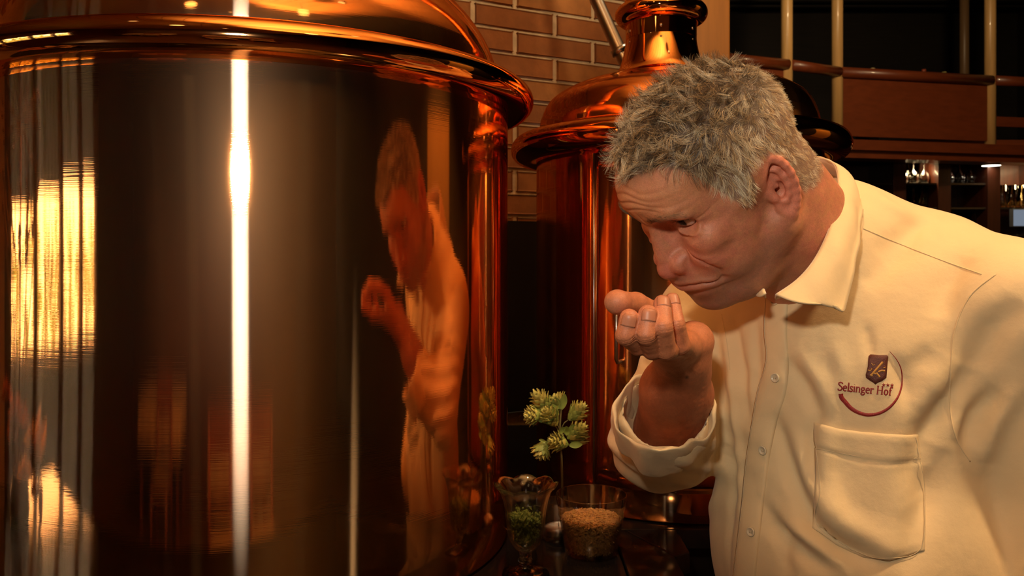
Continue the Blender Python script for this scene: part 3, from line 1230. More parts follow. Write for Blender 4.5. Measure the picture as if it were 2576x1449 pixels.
def head_detail(V, Q):
    """wrinkles, pores as displacement, and skin colour"""
    Nn = vnormals(V, Q)
    x, y, z = V[:, 0], V[:, 1], V[:, 2]
    ay = np.abs(y)
    d = np.zeros(len(V))
    front = 1 / (1 + np.exp(-(x - 45) / 6))
    for zi, a, ph in ((64, .9, 0.0), (71, 1.0, .8), (78, .8, 1.7), (85, .5, 2.4)):
        line = zi + 2.5 * np.sin(y * 0.09 + ph) - 0.004 * y * y
        d -= a * gauss(z - line, 1.5) * front * gauss(ay, 42)
        d += .5 * a * gauss(z - line - 3.2, 2.2) * front * gauss(ay, 42)
    # frown lines and nose root
    d -= .9 * gauss(ay - 7, 1.6) * gauss(z - 49, 8) * (x > 70)
    # crow's feet
    for s, o in ((0.35, 14), (0.0, 18), (-0.4, 20)):
        line = 30 + s * (ay - 50) + (o - 17) * .8
        d -= .35 * gauss(z - line, 1.1) * gauss(ay - 57, 6) * (x > 40) * (x < 85)
    # line below the bag of the eye
    line = 13 - 0.02 * (ay - 32) ** 2 * np.where(ay < 32, .6, -.2)
    d -= .9 * gauss(z - line, 1.6) * gauss(ay - 32, 13) * (x > 60)
    # line over the lid
    line = 40 - 0.018 * (ay - 32) ** 2
    d -= .8 * gauss(z - line, 1.2) * gauss(ay - 34, 14) * (x > 60)
    # mouth, folds beside it, wing of the nose
    fx = 1 / (1 + np.exp(-(x - 70) / 3))
    zl = np.interp(ay, [0, 20, 33, 44], [-46.5, -42.5, -43.5, -51])
    win = 1 / (1 + np.exp((ay - 42) / 1.2)) * fx
    d -= 3.0 * gauss(z - zl, 1.4) * win
    d += 1.3 * gauss(z - zl - 4.5, 2.6) * win + 2.0 * gauss(z - zl + 5.5, 3.2) * win * gauss(ay, 38)
    d -= 2.6 * gauss(z - zl + 14, 3.6) * gauss(ay, 34) * fx
    d -= 2.2 * gauss(ay - 46, 3.0) * gauss(z + 51, 4) * fx
    fl_ = np.interp(z, [-52, -49, -37, -25, -14, -6, -2], [44, 45, 48, 49, 44, 33, 28])
    wz = 1 / (1 + np.exp((z + 3) / 1.5)) / (1 + np.exp(-(z + 54) / 2))
    d -= 2.0 * gauss(ay - fl_, 1.9) * wz * fx
    d += 1.3 * gauss(ay - fl_ - 7, 5) * wz * fx
    d -= 2.0 * gauss(ay - np.interp(z, [-28, -20, -8, -4], [23, 27, 28, 24]), 1.7) * gauss(z + 16, 9) * fx
    V2 = V + Nn * d[:, None]
    V2 = V2 + Nn * (vnoise(V * .3, 3) * 0.10)[:, None]
    base = np.array([0.55, 0.212, 0.118])
    C = np.tile(base, (len(V), 1))
    n1 = vnoise(V * 0.11, 5)[:, None]
    n2 = vnoise(V * 0.5, 6)[:, None]
    C = C * (1 + 0.12 * n1 + 0.10 * n2)
    C[:, 1] *= 1 + .10 * vnoise(V * 0.2, 8)

    def blend(C, col, w):
        w = np.clip(w, 0, 1)[:, None]
        return C * (1 - w) + np.array(col) * w
    red = (0.50, 0.14, 0.10)
    C = blend(C, red, .75 * gauss(np.linalg.norm(V - np.array([118, 0, -20]), axis=1), 17) + .5 * gauss(np.linalg.norm(np.stack([x, ay, z], 1) - np.array([106, 15, -22]), axis=1), 11))
    C = blend(C, red, .45 * gauss(np.linalg.norm(np.stack([x, ay, z], 1) - np.array([84, 38, -12]), axis=1), 24))
    Ve = np.stack([x, ay, z], 1) - ear_c
    eu, ev, en = Ve @ ear_u, Ve @ ear_v, Ve @ ear_n
    er = ((eu - 7) / 20) ** 2 + ((ev - 3) / 40) ** 2
    earm = 1 / (1 + np.exp((er - 1) * 9)) / (1 + np.exp(-(en - np.interp(eu, [-14, -4, 4, 30], [3, 0, -5, -8])) / 1.2))
    C = blend(C, (0.74, 0.25, 0.16), earm * .85)
    # lips
    lip = gauss(z + 46.5 - np.interp(ay, [0, 20, 33, 43], [0, 4, 2, -5]), 6.0) * gauss(ay, 33) * (x > 80)
    C = blend(C, (0.36, 0.115, 0.085), lip * .9)
    # beard shadow
    st = 1 / (1 + np.exp((z + 44 + 0.25 * np.maximum(50 - x, 0) * 0) / 5)) * 1 / (1 + np.exp(-(x - 12) / 8)) * 1 / (1 + np.exp(-(z + 125) / 6))
    ml = gauss(z + 36, 7) * gauss(ay, 34) * (x > 82)
    C = blend(C, (0.16, 0.10, 0.07), np.clip(st * .62 + ml * .65, 0, .72) * (1 - np.clip(lip * 1.4, 0, 1)) * (0.85 + .3 * n2[:, 0]))
    # lighter forehead
    C = blend(C, (0.58, 0.27, 0.12), .5 * (z > 30) * front * gauss(z - 66, 30))
    # skin under the hair is greyer
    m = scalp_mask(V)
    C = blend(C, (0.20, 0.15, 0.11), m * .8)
    C = blend(C, (0.060, 0.042, 0.028), m * .85 / (1 + np.exp(-(z - 60) / 12)))  # near-black crown: shade between the strands painted into the skin
    # dark lash line
    eo = np.linalg.norm(np.stack([(x - 84) * .6, ay - 35, (z - 28.5) * 2.4], 1), axis=1)
    C = blend(C, (0.16, 0.07, 0.05), .6 * gauss(eo - 12.5, 2.2) * (x > 78))
    return V2, C, m


def skin_material():
    m, nt, b = new_mat('skin')
    at = N(nt, 'ShaderNodeVertexColor')
    at.layer_name = 'skin'
    tc = N(nt, 'ShaderNodeTexCoord')
    nz = N(nt, 'ShaderNodeTexNoise')
    nz.inputs['Scale'].default_value = 900
    nz.inputs['Detail'].default_value = 4
    nt.links.new(tc.outputs['Object'], nz.inputs['Vector'])
    hs = N(nt, 'ShaderNodeHueSaturation')
    ma = N(nt, 'ShaderNodeMapRange')
    ma.inputs['From Min'].default_value = .3
    ma.inputs['From Max'].default_value = .7
    ma.inputs['To Min'].default_value = .86
    ma.inputs['To Max'].default_value = 1.12
    nt.links.new(nz.outputs['Fac'], ma.inputs['Value'])
    nt.links.new(ma.outputs[0], hs.inputs['Value'])
    nt.links.new(at.outputs['Color'], hs.inputs['Color'])
    nt.links.new(hs.outputs[0], b.inputs['Base Color'])
    bp = N(nt, 'ShaderNodeBump')
    bp.inputs['Strength'].default_value = 0.35
    bp.inputs['Distance'].default_value = 0.0006
    nt.links.new(nz.outputs['Fac'], bp.inputs['Height'])
    nt.links.new(bp.outputs[0], b.inputs['Normal'])
    b.inputs['Roughness'].default_value = 0.52
    b.inputs['Specular IOR Level'].default_value = 0.5
    b.inputs['Subsurface Weight'].default_value = 0.12
    b.inputs['Subsurface Radius'].default_value = (0.006, 0.0025, 0.0012)
    b.inputs['Subsurface Scale'].default_value = 1.0
    return m



def sample_surface(V, Q, w, n, g):
    a = V[Q[:, 1]] - V[Q[:, 0]]
    b = V[Q[:, 3]] - V[Q[:, 0]]
    area = np.linalg.norm(np.cross(a, b), axis=1)
    wf = w[Q].mean(axis=1) * area
    pick = g.choice(len(Q), size=n, p=wf / wf.sum())
    u, v = g.random((2, n))
    q = Q[pick]
    p = (V[q[:, 0]] * ((1 - u) * (1 - v))[:, None] + V[q[:, 1]] * (u * (1 - v))[:, None] + V[q[:, 2]] * (u * v)[:, None] + V[q[:, 3]] * ((1 - u) * v)[:, None])
    return p, pick


def make_strands(name, roots, pts, radius, cols, material, parent=None):
    """pts (n, k, 3) world; real hair curves"""
    n, k, _ = pts.shape
    hc = bpy.data.hair_curves.new(name)
    hc.add_curves([k] * n)
    base = np.array(world_loc(parent)) if parent is not None else np.zeros(3)
    hc.attributes['position'].data.foreach_set('vector', (pts - base).astype(np.float32).ravel())
    ra = hc.attributes.get('radius') or hc.attributes.new('radius', 'FLOAT', 'POINT')
    prof = np.linspace(1, 0.25, k)[None, :] * radius[:, None]
    ra.data.foreach_set('value', prof.astype(np.float32).ravel())
    ca = hc.attributes.new('strand_color', 'FLOAT_COLOR', 'CURVE')
    c4 = np.ones((n, 4), dtype=np.float32)
    c4[:, :3] = cols
    ca.data.foreach_set('color', c4.ravel())
    hc.materials.append(material)
    return link(name, hc, parent)


def hair_material():
    m, nt, b = new_mat('hair')
    at = N(nt, 'ShaderNodeAttribute')
    at.attribute_name = 'strand_color'
    nt.links.new(at.outputs['Color'], b.inputs['Base Color'])
    b.inputs['Roughness'].default_value = 0.42
    b.inputs['Specular IOR Level'].default_value = 0.6
    return m


def grow_hair(V, Q, m, mat_, parent=None, count=34000):
    g = np.random.default_rng(21)
    Nn = vnormals(V, Q)
    p, pick = sample_surface(V, Q, np.clip(m - .35, 0, 1) ** .5, count, g)
    nn = Nn[Q[pick, 0]]
    x, y, z = p[:, 0], p[:, 1], p[:, 2]
    ay = np.abs(y)
    top = 1 / (1 + np.exp(-(z - 76 - 0.05 * x) / 9))          # 1 on the crown, 0 at the sides
    back = 1 / (1 + np.exp((x + 30) / 14))
    frontm = 1 / (1 + np.exp(-(x - 55) / 8)) * top
    comb_top = np.stack([np.full(count, 1.0), -0.35 * np.sign(y) * (x > 40), np.full(count, -0.02)], 1)
    comb_side = np.stack([0.35 - 0.5 * back, 0 * x, np.full(count, -1.0)], 1)
    comb = comb_top * top[:, None] + comb_side * (1 - top)[:, None]
    # clumps: every strand follows the nearest of a set of guides
    ng = 2600
    gp, gk = sample_surface(V, Q, np.clip(m - .3, 0, 1), ng, g)
    gi = np.zeros(count, dtype=int)
    for s in range(0, count, 4000):
        d = ((p[s:s + 4000, None, :] - gp[None, :, :]) ** 2).sum(-1)
        gi[s:s + 4000] = d.argmin(1)
    gdir = g.normal(0, 1, (ng, 3))
    field = np.stack([vnoise(p * .045, 31), vnoise(p * .045, 32), vnoise(p * .045, 33)], 1)
    jit = g.normal(0, 1, (count, 3))
    amp = 0.34 + 0.50 * top
    dirv = comb + gdir[gi] * (amp * .36)[:, None] + field * (amp * 1.7)[:, None] + jit * (amp * .18)[:, None]
    dirv -= nn * (dirv * nn).sum(1)[:, None]
    dirv /= np.linalg.norm(dirv, axis=1, keepdims=True) + 1e-9
    lift = 0.20 + 0.34 * top - .10 * back * (1 - top) + .16 * (g.random(count) - .3)
    lift = np.maximum(lift, .16)
    L = (13 + 13 * top + 10 * frontm + 3 * gauss(z - 50, 25) * (1 - back)) * (0.65 + 0.5 * g.random(count))
    L = L * (1 - .30 * back * (1 - .3 * top))
    edge = np.clip((m[Q[pick, 0]] - .35) / .65, 0.25, 1)
    L = L * (0.45 + .55 * edge)
    nape = 1 / (1 + np.exp((z + 10) / 10))
    L = L * (1 - .3 * nape)
    K = 6
    pts = np.zeros((count, K, 3))
    cur = p - nn * 0.8
    d = dirv + nn * lift[:, None] * 1.3
    d /= np.linalg.norm(d, axis=1, keepdims=True)
    curl = g.normal(0, 1, (count, 3)) * .07 + gdir[gi] * .20 + np.stack([vnoise(p * .11, 35), vnoise(p * .11, 36), vnoise(p * .11, 37)], 1) * .45
    tip = gp[gi] + Nn[Q[gk[gi], 0]] * 6 + gdir[gi] * 2
    for k in range(K):
        pts[:, k] = cur
        cur = cur + d * (L / (K - 1))[:, None]
        d = d + curl * (0.5 + .9 * top)[:, None] + np.stack([0 * x, 0 * x, np.full(count, -.05)], 1) + comb * .05
        d /= np.linalg.norm(d, axis=1, keepdims=True)
        # gather towards the clump's axis
    c0 = pts[:, -1].copy()
    sumc = np.zeros((ng, 3))
    cn = np.bincount(gi, minlength=ng)[:, None] + 1e-9
    for c in range(3):
        sumc[:, c] = np.bincount(gi, c0[:, c], minlength=ng)
    mean = sumc / cn
    f = (np.linspace(0, 1, K) ** 1.5)[None, :, None] * (0.20 + .28 * top)[:, None, None]
    pts = pts * (1 - f) + (mean[gi][:, None, :] + (pts - c0[:, None, :])) * f
    # colour
    gc = np.clip(.5 + (g.random(ng)[gi] - .5) * .75 + (g.random(count) - .5) * .55, 0, 1)
    dark = np.array([0.10, 0.062, 0.032])
    gold = np.array([0.72, 0.46, 0.20])
    grey = np.array([0.62, 0.52, 0.36])
    pale = np.array([0.88, 0.78, 0.58])
    tt = np.clip(top * 1.1 + .2 * vnoise(p * .06, 40), 0, 1)[:, None]
    ctop = np.where((gc < .54)[:, None], dark, np.where((gc < .66)[:, None], gold, np.where((gc < .86)[:, None], grey, pale)))
    cs = np.where((gc < .2)[:, None], dark * 2, np.where((gc < .40)[:, None], gold, np.where((gc < .74)[:, None], grey, pale)))
    cols = ctop * tt + cs * (1 - tt)
    cols *= (0.8 + .4 * g.random((count, 1))) * (1.12 - .30 * tt)
    rad = (0.075 + 0.055 * g.random(count)) * .001 * (1 + .25 * top)
    return make_strands('hair', p, head_to_world(pts.reshape(-1, 3)).reshape(count, K, 3), rad, cols, mat_, parent)


def grow_brows(V, Q, mat_, parent=None):
    g = np.random.default_rng(5)
    Nn = vnormals(V, Q)
    x, y, z = V[:, 0], V[:, 1], V[:, 2]
    ay = np.abs(y)
    line = np.interp(ay, [10, 20, 34, 48, 56], [45, 49, 53, 52, 45])
    w = gauss(z - line, 3.0) * (ay > 11) * (ay < 55) * (x > 45)
    n = 800
    w = w * np.interp(ay, [10, 18, 34, 40, 56], [.8, 1, .9, .35, .15])
    p, pick = sample_surface(V, Q, w, n, g)
    nn = Nn[Q[pick, 0]]
    s = np.sign(p[:, 1])
    d = np.stack([-0.2 + 0 * s, s * .9, np.interp(np.abs(p[:, 1]), [10, 30, 55], [.7, .2, -.6])], 1) + g.normal(0, .22, (n, 3))
    d -= nn * (d * nn).sum(1)[:, None]
    d /= np.linalg.norm(d, axis=1, keepdims=True)
    K = 4
    pts = np.stack([p + (d * 1.0 + nn * .28) * (6.0 * k / (K - 1)) - nn * .3 for k in range(K)], 1)
    c = np.where((g.random(n) < np.interp(np.abs(p[:, 1]), [12, 30, 50], [.95, .7, .3]))[:, None], np.array([0.08, 0.05, 0.03]), np.array([0.34, 0.24, 0.13]))
    obs = []
    for side in (1, -1):
        mm = s == side
        obs.append(make_strands('eyebrow', p[mm], head_to_world(pts[mm].reshape(-1, 3)).reshape(mm.sum(), K, 3), np.full(mm.sum(), 7e-5), c[mm], mat_, parent))
    # lashes
    for side in (1, -1):
        n2 = 90
        u = g.random(n2)
        t = -1 + 2 * u
        root = np.stack([69 + 12.8 * np.sqrt(np.clip(1 - (t * .86) ** 2 - .09, 0, 1)), side * (34 + 12.5 * t * .95), 30 + 4.6 - 2.4 * t * t], 1)
        out = np.stack([np.full(n2, 1.0), side * t * .5, np.full(n2, -.15)], 1) + g.normal(0, .08, (n2, 3))
        pts = np.stack([root + out * (6.5 * k / 3) + np.array([0, 0, .55]) * k * k * .5 for k in range(4)], 1)
        make_strands('eyelash', root, head_to_world(pts.reshape(-1, 3)).reshape(n2, 4, 3), np.full(n2, 6e-5), np.tile([0.03, 0.02, 0.015], (n2, 1)), mat_, parent)
    return obs


def make_eye(side, parent, mats):
    white, iris, pupil, cornea = mats
    c = head_to_world(np.array([[69.0, 34.0 * side, 30.0]]))[0]
    o = MB().ellipsoid((0, 0, 0), (.0122,) * 3, 28, 20).build('eye', white, None)
    # gaze: at the hand, down and a little to the outside
    gz = HR @ np.array([1.0, 0.10, -0.06])
    gz = Vector(gz / np.linalg.norm(gz))
    o.parent = parent
    o.location = Vector(c) - world_loc(parent)
    a = Vector((0, 0, 1)).cross(gz).normalized()
    b = gz.cross(a)
    ib, pb, cb = MB(), MB(), MB()
    M = Matrix((a, b, gz)).transposed()

    def cap(mb, r0, r1, R, bulge=0.0, n=28):
        prof = []
        for i in range(6):
            r = r0 + (r1 - r0) * i / 5
            prof.append((max(r, 1e-9), math.sqrt(R * R - r * r) + bulge * (1 - (r / r1) ** 2)))
        t = MB().lathe(prof, n=n)
        mb.add([M @ Vector(v) for v in t.v], t.f)
    cap(ib, 0.0022, 0.0060, 0.01235)
    cap(pb, 0.0, 0.0023, 0.01238)
    cap(cb, 0.0, 0.0064, 0.01245, 0.0012)
    for nm, mb, mt in (('iris', ib, iris), ('pupil', pb, pupil), ('cornea', cb, cornea)):
        ch = mb.build(nm, mt, None)
        ch.parent = o
    return o


# ------------------------------------------------------------------ raised right hand and bare forearm (world frame, metres)
def build_hand(h=0.0011):
    Fd = Field((0.075, 0.735, -0.300), (0.270, 1.060, 0.000), h)
    p = lambda a: tuple(P(*a))
    wrist = p((1712, 905, .900))
    fingers = {
        'index': ([(1660, 862, .850), (1606, 868, .806), (1574, 844, .783), (1583, 801, .782)], [.0115, .0100, .0093, .0092]),
        'middle': ([(1682, 872, .848), (1641, 878, .802), (1625, 842, .779), (1630, 791, .782)], [.0115, .0102, .0093, .0092]),
        'ring': ([(1704, 876, .850), (1676, 880, .800), (1668, 822, .780), (1666, 764, .795)], [.0112, .0100, .0090, .0084]),
        'pinky': ([(1728, 870, .858), (1712, 868, .815), (1702, 815, .802), (1691, 756, .815)], [.0105, .0094, .0080, .0076]),
    }
    D0 = Fd.D
    first = True
    # palm
    heel = p((1745, 858, .893))
    Fd.cone(p((1668, 868, .852)), wrist, .0155, .022, 0.008)
    Fd.cone(p((1690, 872, .852)), wrist, .0165, .022, 0.008)
    Fd.cone(p((1725, 870, .860)), heel, .0145, .0185, 0.010)
    Fd.cone(heel, p((1738, 935, .925)), .0180, .020, 0.014)
    Fd.cone(p((1650, 838, .862)), p((1690, 880, .895)), .0150, .020, 0.012)      # ball of the thumb
    # forearm
    elbow = p((1682, 1085, 1.010))
    Fd.cone(wrist, p((1690, 980, .945)), .0245, .0330, 0.012)
    Fd.cone(p((1725, 912, .915)), p((1722, 990, .960)), .0220, .0300, 0.014)
    Fd.cone(p((1690, 980, .945)), elbow, .0350, .0400, 0.012)
    Fd.cone(p((1722, 990, .960)), elbow, .0310, .0400, 0.012)
    # hollow of the palm
    Fd.ell(p((1672, 820, .835)), (.022, .022, .011), 0.010, 'sub')
    palm = Fd.D.copy()
    out = palm
    for nm, (pts, rs) in fingers.items():
        Fd.D = np.full_like(palm, 1.0)
        q = [p(a) for a in pts]
        Fd.chain(q, rs, 0.0030)
        # knuckle swellings
        fin = Fd.D
        a = smin(palm, fin, 0.010)
        out = np.minimum(out, a)
    # thumb
    Fd.D = np.full_like(palm, 1.0)
    th = [p((1684, 848, .880)), p((1648, 790, .862)), p((1600, 764, .838)), p((1553, 760, .812))]
    Fd.chain(th, [.0170, .0125, .0110, .0114], 0.004)
    Fd.ell(th[3], (.0122, .0120, .0112), 0.004)
    out = np.minimum(out, smin(palm, Fd.D, 0.012))
    Fd.D = out
    V, Q = Fd.mesh()
    V, Q = drop_small(V, Q)
    V = relax(V, Q, 2, 0.45)
    # creases
    Nn = vnormals(V, Q)
    d = np.zeros(len(V))
    for nm, (pts, rs) in fingers.items():
        q = [np.array(p(a)) for a in pts]
        for j, depth in ((2, .0006), (1, .0005)):
            for o in (-.0022, .0, .0022):
                ax = (q[j + 1] - q[j - 1])
                ax /= np.linalg.norm(ax)
                r = V - q[j]
                t = r @ ax - o
                rad = np.linalg.norm(r, axis=1)
                d -= depth * gauss(t, .0006) * (rad < rs[j] * 1.5) * (r[:, 1] < 0.002)
    d += vnoise(V * 260, 11) * .00018
    V = V + Nn * d[:, None]
    C = np.tile(np.array([0.55, 0.195, 0.090]), (len(V), 1))
    C *= (1 + .12 * vnoise(V * 90, 12) + .08 * vnoise(V * 400, 13))[:, None]
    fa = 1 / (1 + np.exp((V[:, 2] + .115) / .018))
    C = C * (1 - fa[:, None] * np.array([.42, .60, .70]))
    for nm, (pts, rs) in list(fingers.items()) + [('thumb', ([None, None, None, (1553, 760, .812)], [0]))]:
        tip = np.array(p(pts[3]))
        w = gauss(np.linalg.norm(V - tip, axis=1), .015)[:, None] * .55
        C = C * (1 - w) + np.array([0.62, 0.26, 0.17]) * w
    mole = gauss(np.linalg.norm(V - np.array(p((1728, 949, .921))), axis=1), .0030)
    mole = gauss(np.linalg.norm(np.stack([V[:, 0] / V[:, 1] * F + CX - 1728, CY - V[:, 2] / V[:, 1] * F - 949], 1), axis=1), 5) * (V[:, 1] < .93)
    C = C * (1 - mole[:, None] * .75)
    # nails: (centre, outward normal, finger direction, half width, half length)
    nails = []
    for nm, (pts, rs) in fingers.items():
        a, b = np.array(p(pts[2])), np.array(p(pts[3]))
        dr = (b - a) / np.linalg.norm(b - a)
        out_ = np.array([-0.10 if nm in ('index',) else .02, -1.0, 0.10])
        out_ -= dr * out_.dot(dr)
        out_ /= np.linalg.norm(out_)
        nails.append((b - dr * .001, out_, dr, rs[3]))
    return V, Q, C, nails


def make_nail(c, nrm, dr, r, parent, material):
    side = np.cross(dr, nrm)
    vs, fs = [], []
    nu, nv = 9, 9
    for i in range(nu):
        for j in range(nv):
            u = -1 + 2 * i / (nu - 1)
            v = -1 + 2 * j / (nv - 1)
            ang = u * 0.85
            k = 1.0
            if v > .3:
                k = math.sqrt(max(0, 1 - ((v - .3) / .75) ** 2 * .55))
            ang *= k
            rad = r * 0.985 + .0006 - .0016 * max(0, v) ** 3
            vs.append(c + nrm * (rad * math.cos(ang)) + side * (rad * math.sin(ang) * .98) + dr * (v * .0060))
    for i in range(nu - 1):
        for j in range(nv - 1):
            fs.append((i * nv + j, (i + 1) * nv + j, (i + 1) * nv + j + 1, i * nv + j + 1))
    o = mesh_obj('fingernail', vs, fs, material, parent)
    sm = o.modifiers.new('thick', 'SOLIDIFY')
    sm.thickness = 0.0007
    sm.offset = -1
    return o


# ------------------------------------------------------------------ shirt, trousers, shoes
TS = np.array([0.69, -0.72, 0.06])          # across the shoulders, to his left
TS /= np.linalg.norm(TS)
TN = np.array([-0.72, -0.69, 0.0])
TN -= TS * TN.dot(TS)
TN /= np.linalg.norm(TN)
TU = np.cross(TS, TN)
if TU[2] < 0:
    TU = -TU


def tilt(a):
    """torso axes leaning forward by a degrees"""
    c, s = math.cos(math.radians(a)), math.sin(math.radians(a))
    n = TN * c - TU * s
    u = TU * c + TN * s
    return np.stack([TS, n, u])


SHOULDER_L = np.array([0.548, 0.925, -0.052])
SHOULDER_R = np.array([0.282, 1.160, -0.092])
RING = np.array(P(1670, 1060, 0.975))


def build_shirt(h=0.0040):
    Fd = Field((0.06, 0.70, -0.60), (0.78, 1.42, 0.16), h)
    R0, R1 = tilt(28), tilt(8)
    Fd.ell((0.430, 1.060, -0.110), (.190, .125, .170), 0.03, R=R0)
    Fd.ell((0.405, 1.030, -0.160), (.165, .110, .120), 0.05, R=R0)
    Fd.ell((0.425, 1.045, -0.370), (.178, .150, .230), 0.07, R=R1)          # belly
    Fd.ell((0.440, 1.060, -0.560), (.172, .140, .160), 0.05, R=R1)
    Fd.ell((0.470, 1.075, -0.010), (.140, .085, .070), 0.05, R=tilt(38))      # upper back
    Fd.cone((0.400, 1.030, 0.022), (0.500, 1.000, -0.018), .060, .058, 0.05)
    Fd.cone((0.400, 1.030, 0.030), SHOULDER_R, .060, .060, 0.05)
    Fd.ell(SHOULDER_L, (.072, .072, .068), 0.05)
    # his left sleeve, hanging at the right edge of the picture
    Fd.cone(SHOULDER_L + np.array([.006, 0, -.01]), (0.615, 0.925, -0.300), .068, .066, 0.035)
    Fd.cone((0.615, 0.925, -0.300), (0.600, 0.860, -0.440), .066, .058, 0.03)
    # his right sleeve, elbow bent
    el = np.array(P(1672, 1100, 1.075))
    Fd.cone(SHOULDER_R, el, .082, .062, 0.035)
    Fd.cone(el, RING + (RING - el) * -.05, .062, .056, 0.030)
    # opening of the rolled sleeve
    ax = np.array(P(1705, 930, .905)) - np.array(P(1680, 1120, 1.01))
    ax /= np.linalg.norm(ax)
    Fd.cone(RING + ax * .07, RING - ax * .022, .052, .040, 0.006, 'sub')
    Fd.cone((0.378, 1.018, 0.006), (0.435, 1.030, -0.024), .069, .066, .03)
    # neck opening
    Fd.cone((0.345, 1.000, 0.020), np.array([0.345, 1.0, 0.020]) + np.array([-.10, -.06, .07]), .057, .070, 0.010, 'sub')
    V, Q = Fd.mesh()
    V, Q = drop_small(V, Q)
    # open hem
    V = relax(V, Q, 3, 0.5)
    return V, Q, ax


def hits(bv, pts, off=0.0):
    out = []
    for a in pts:
        d = P(a[0], a[1], 1).normalized()
        loc, nr, _, _ = bv.ray_cast(Vector((0, 0, 0)), d)
        if loc is None:
            out.append(out[-1] if out else P(a[0], a[1], .95))
            continue
        if nr.dot(d) > 0:
            nr = -nr
        out.append(loc + nr * off)
    return out


def hit1(bv, px, py):
    d = P(px, py, 1).normalized()
    loc, nr, _, _ = bv.ray_cast(Vector((0, 0, 0)), d)
    if loc is None:
        return None, None
    if nr.dot(d) > 0:
        nr = -nr
    return loc, nr


def seg_dist(V, pl):
    """distance of every vertex to a polyline and the position along it, 0..1"""
    best = np.full(len(V), 1e9)
    tt = np.zeros(len(V))
    L = [0.0]
    for a, b in zip(pl[:-1], pl[1:]):
        L.append(L[-1] + float(np.linalg.norm(np.array(b) - np.array(a))))
    for i, (a, b) in enumerate(zip(pl[:-1], pl[1:])):
        a, b = np.array(a), np.array(b)
        ab = b - a
        t = np.clip(((V - a) @ ab) / (ab @ ab + 1e-12), 0, 1)
        d = np.linalg.norm(V - a - t[:, None] * ab, axis=1)
        m = d < best
        best = np.where(m, d, best)
        tt = np.where(m, (L[i] + t * (L[i + 1] - L[i])) / L[-1], tt)
    return best, tt


# (points in the photograph, half width m, depth m; negative = valley)
FOLDS = [
    ([(1978, 905), (2020, 960), (2062, 1040)], .010, -.0050),
    ([(2010, 900), (2060, 960), (2100, 1050)], .012, .0035),
    ([(1950, 1060), (1994, 1200), (2047, 1312), (2121, 1372), (2215, 1412)], .011, -.0075),
    ([(1990, 1090), (2040, 1220), (2110, 1310), (2220, 1370)], .014, .0050),
    ([(1925, 1317), (2000, 1370), (2090, 1430)], .010, -.0055),
    ([(1955, 1300), (2030, 1352), (2130, 1430)], .010, .0035),
    ([(1905, 1250), (1960, 1330), (1985, 1449)], .010, -.0035),
    ([(2390, 1000), (2330, 1090), (2300, 1180), (2325, 1260)], .016, -.0080),
    ([(2440, 930), (2400, 1010), (2345, 1120)], .012, -.0060),
    ([(2380, 1130), (2350, 1230), (2300, 1330), (2270, 1449)], .016, -.0065),
    ([(2350, 880), (2300, 930), (2290, 1010)], .014, -.0040),
    ([(2340, 545), (2280, 590), (2210, 640)], .014, -.0050),
    ([(2310, 620), (2240, 660), (2170, 720)], .014, -.0040),
    ([(2430, 640), (2380, 720), (2360, 800)], .014, -.0045),
    ([(2520, 980), (2460, 1050), (2430, 1130)], .012, -.0065),
    ([(2560, 960), (2500, 1060), (2470, 1160)], .012, .0055),
    ([(2576, 760), (2500, 830), (2450, 930)], .016, -.0055),
    ([(1800, 830), (1812, 960), (1826, 1120), (1832, 1300), (1830, 1449)], .008, -.0045),
    ([(1822, 820), (1840, 980), (1858, 1150), (1862, 1300)], .008, .0035),
    ([(1845, 800), (1866, 930), (1880, 1060)], .007, -.0035),
    ([(1785, 900), (1790, 1100), (1788, 1300), (1780, 1449)], .007, .0035),
    ([(1900, 800), (1905, 930), (1895, 1030)], .008, -.0030),
    ([(2100, 860), (2120, 930), (2115, 1000)], .010, .0020),
    ([(2180, 820), (2190, 900)], .006, -.0020),
    ([(2240, 890), (2270, 960), (2285, 1030)], .008, -.0030),
    ([(2060, 1040), (2040, 1100), (2045, 1200)], .006, -.0030),
    ([(2090, 1060), (2080, 1180), (2110, 1300)], .008, .0030),
    ([(1600, 880), (1618, 912), (1650, 925)], .006, -.0045),
    ([(1575, 930), (1590, 1000), (1600, 1050)], .006, -.0035),
    ([(2190, 480), (2240, 520), (2320, 548)], .010, .0020),
]


def seg_fold(V, Nn, bv):
    d = np.zeros(len(V))
    for pts, w, depth in FOLDS:
        pl = hits(bv, pts)
        dist, t = seg_dist(V, pl)
        env = np.clip(np.sin(np.pi * np.clip(t * .94 + .03, 0, 1)), 0, 1) ** .6
        d += 1.9 * depth * gauss(dist, w) * env
    return d


def shirt_finish(V, Q):
    bv = BVHTree.FromPolygons([tuple(v) for v in V], [tuple(q) for q in Q])
    Nn = vnormals(V, Q)
    d = seg_fold(V, Nn, bv)
    st = np.stack([V[:, 0] * 9, V[:, 1] * 9, V[:, 2] * 5], 1)
    d += vnoise(st, 51) * .0028 + vnoise(st * 2.3, 52) * .0014
    # drape lines of the hanging front
    low = 1 / (1 + np.exp((V[:, 2] + .25) / .05))
    ang = np.arctan2(V[:, 1] - 1.05, V[:, 0] - .43)
    d += low * .0035 * np.sin(ang * 11 + 3 * vnoise(V * 4, 53))
    # wrinkles round the bent sleeve
    r = np.linalg.norm(V - np.array(P(1640, 1080, 1.03)), axis=1)
    d += gauss(r, .10) * .0035 * np.sin(V[:, 2] * 150 + V[:, 0] * 90 + 3 * vnoise(V * 14, 54))
    V = V + Nn * d[:, None]
    V = relax(V, Q, 1, .3)
    bv = BVHTree.FromPolygons([tuple(v) for v in V], [tuple(q) for q in Q])
    return V, bv


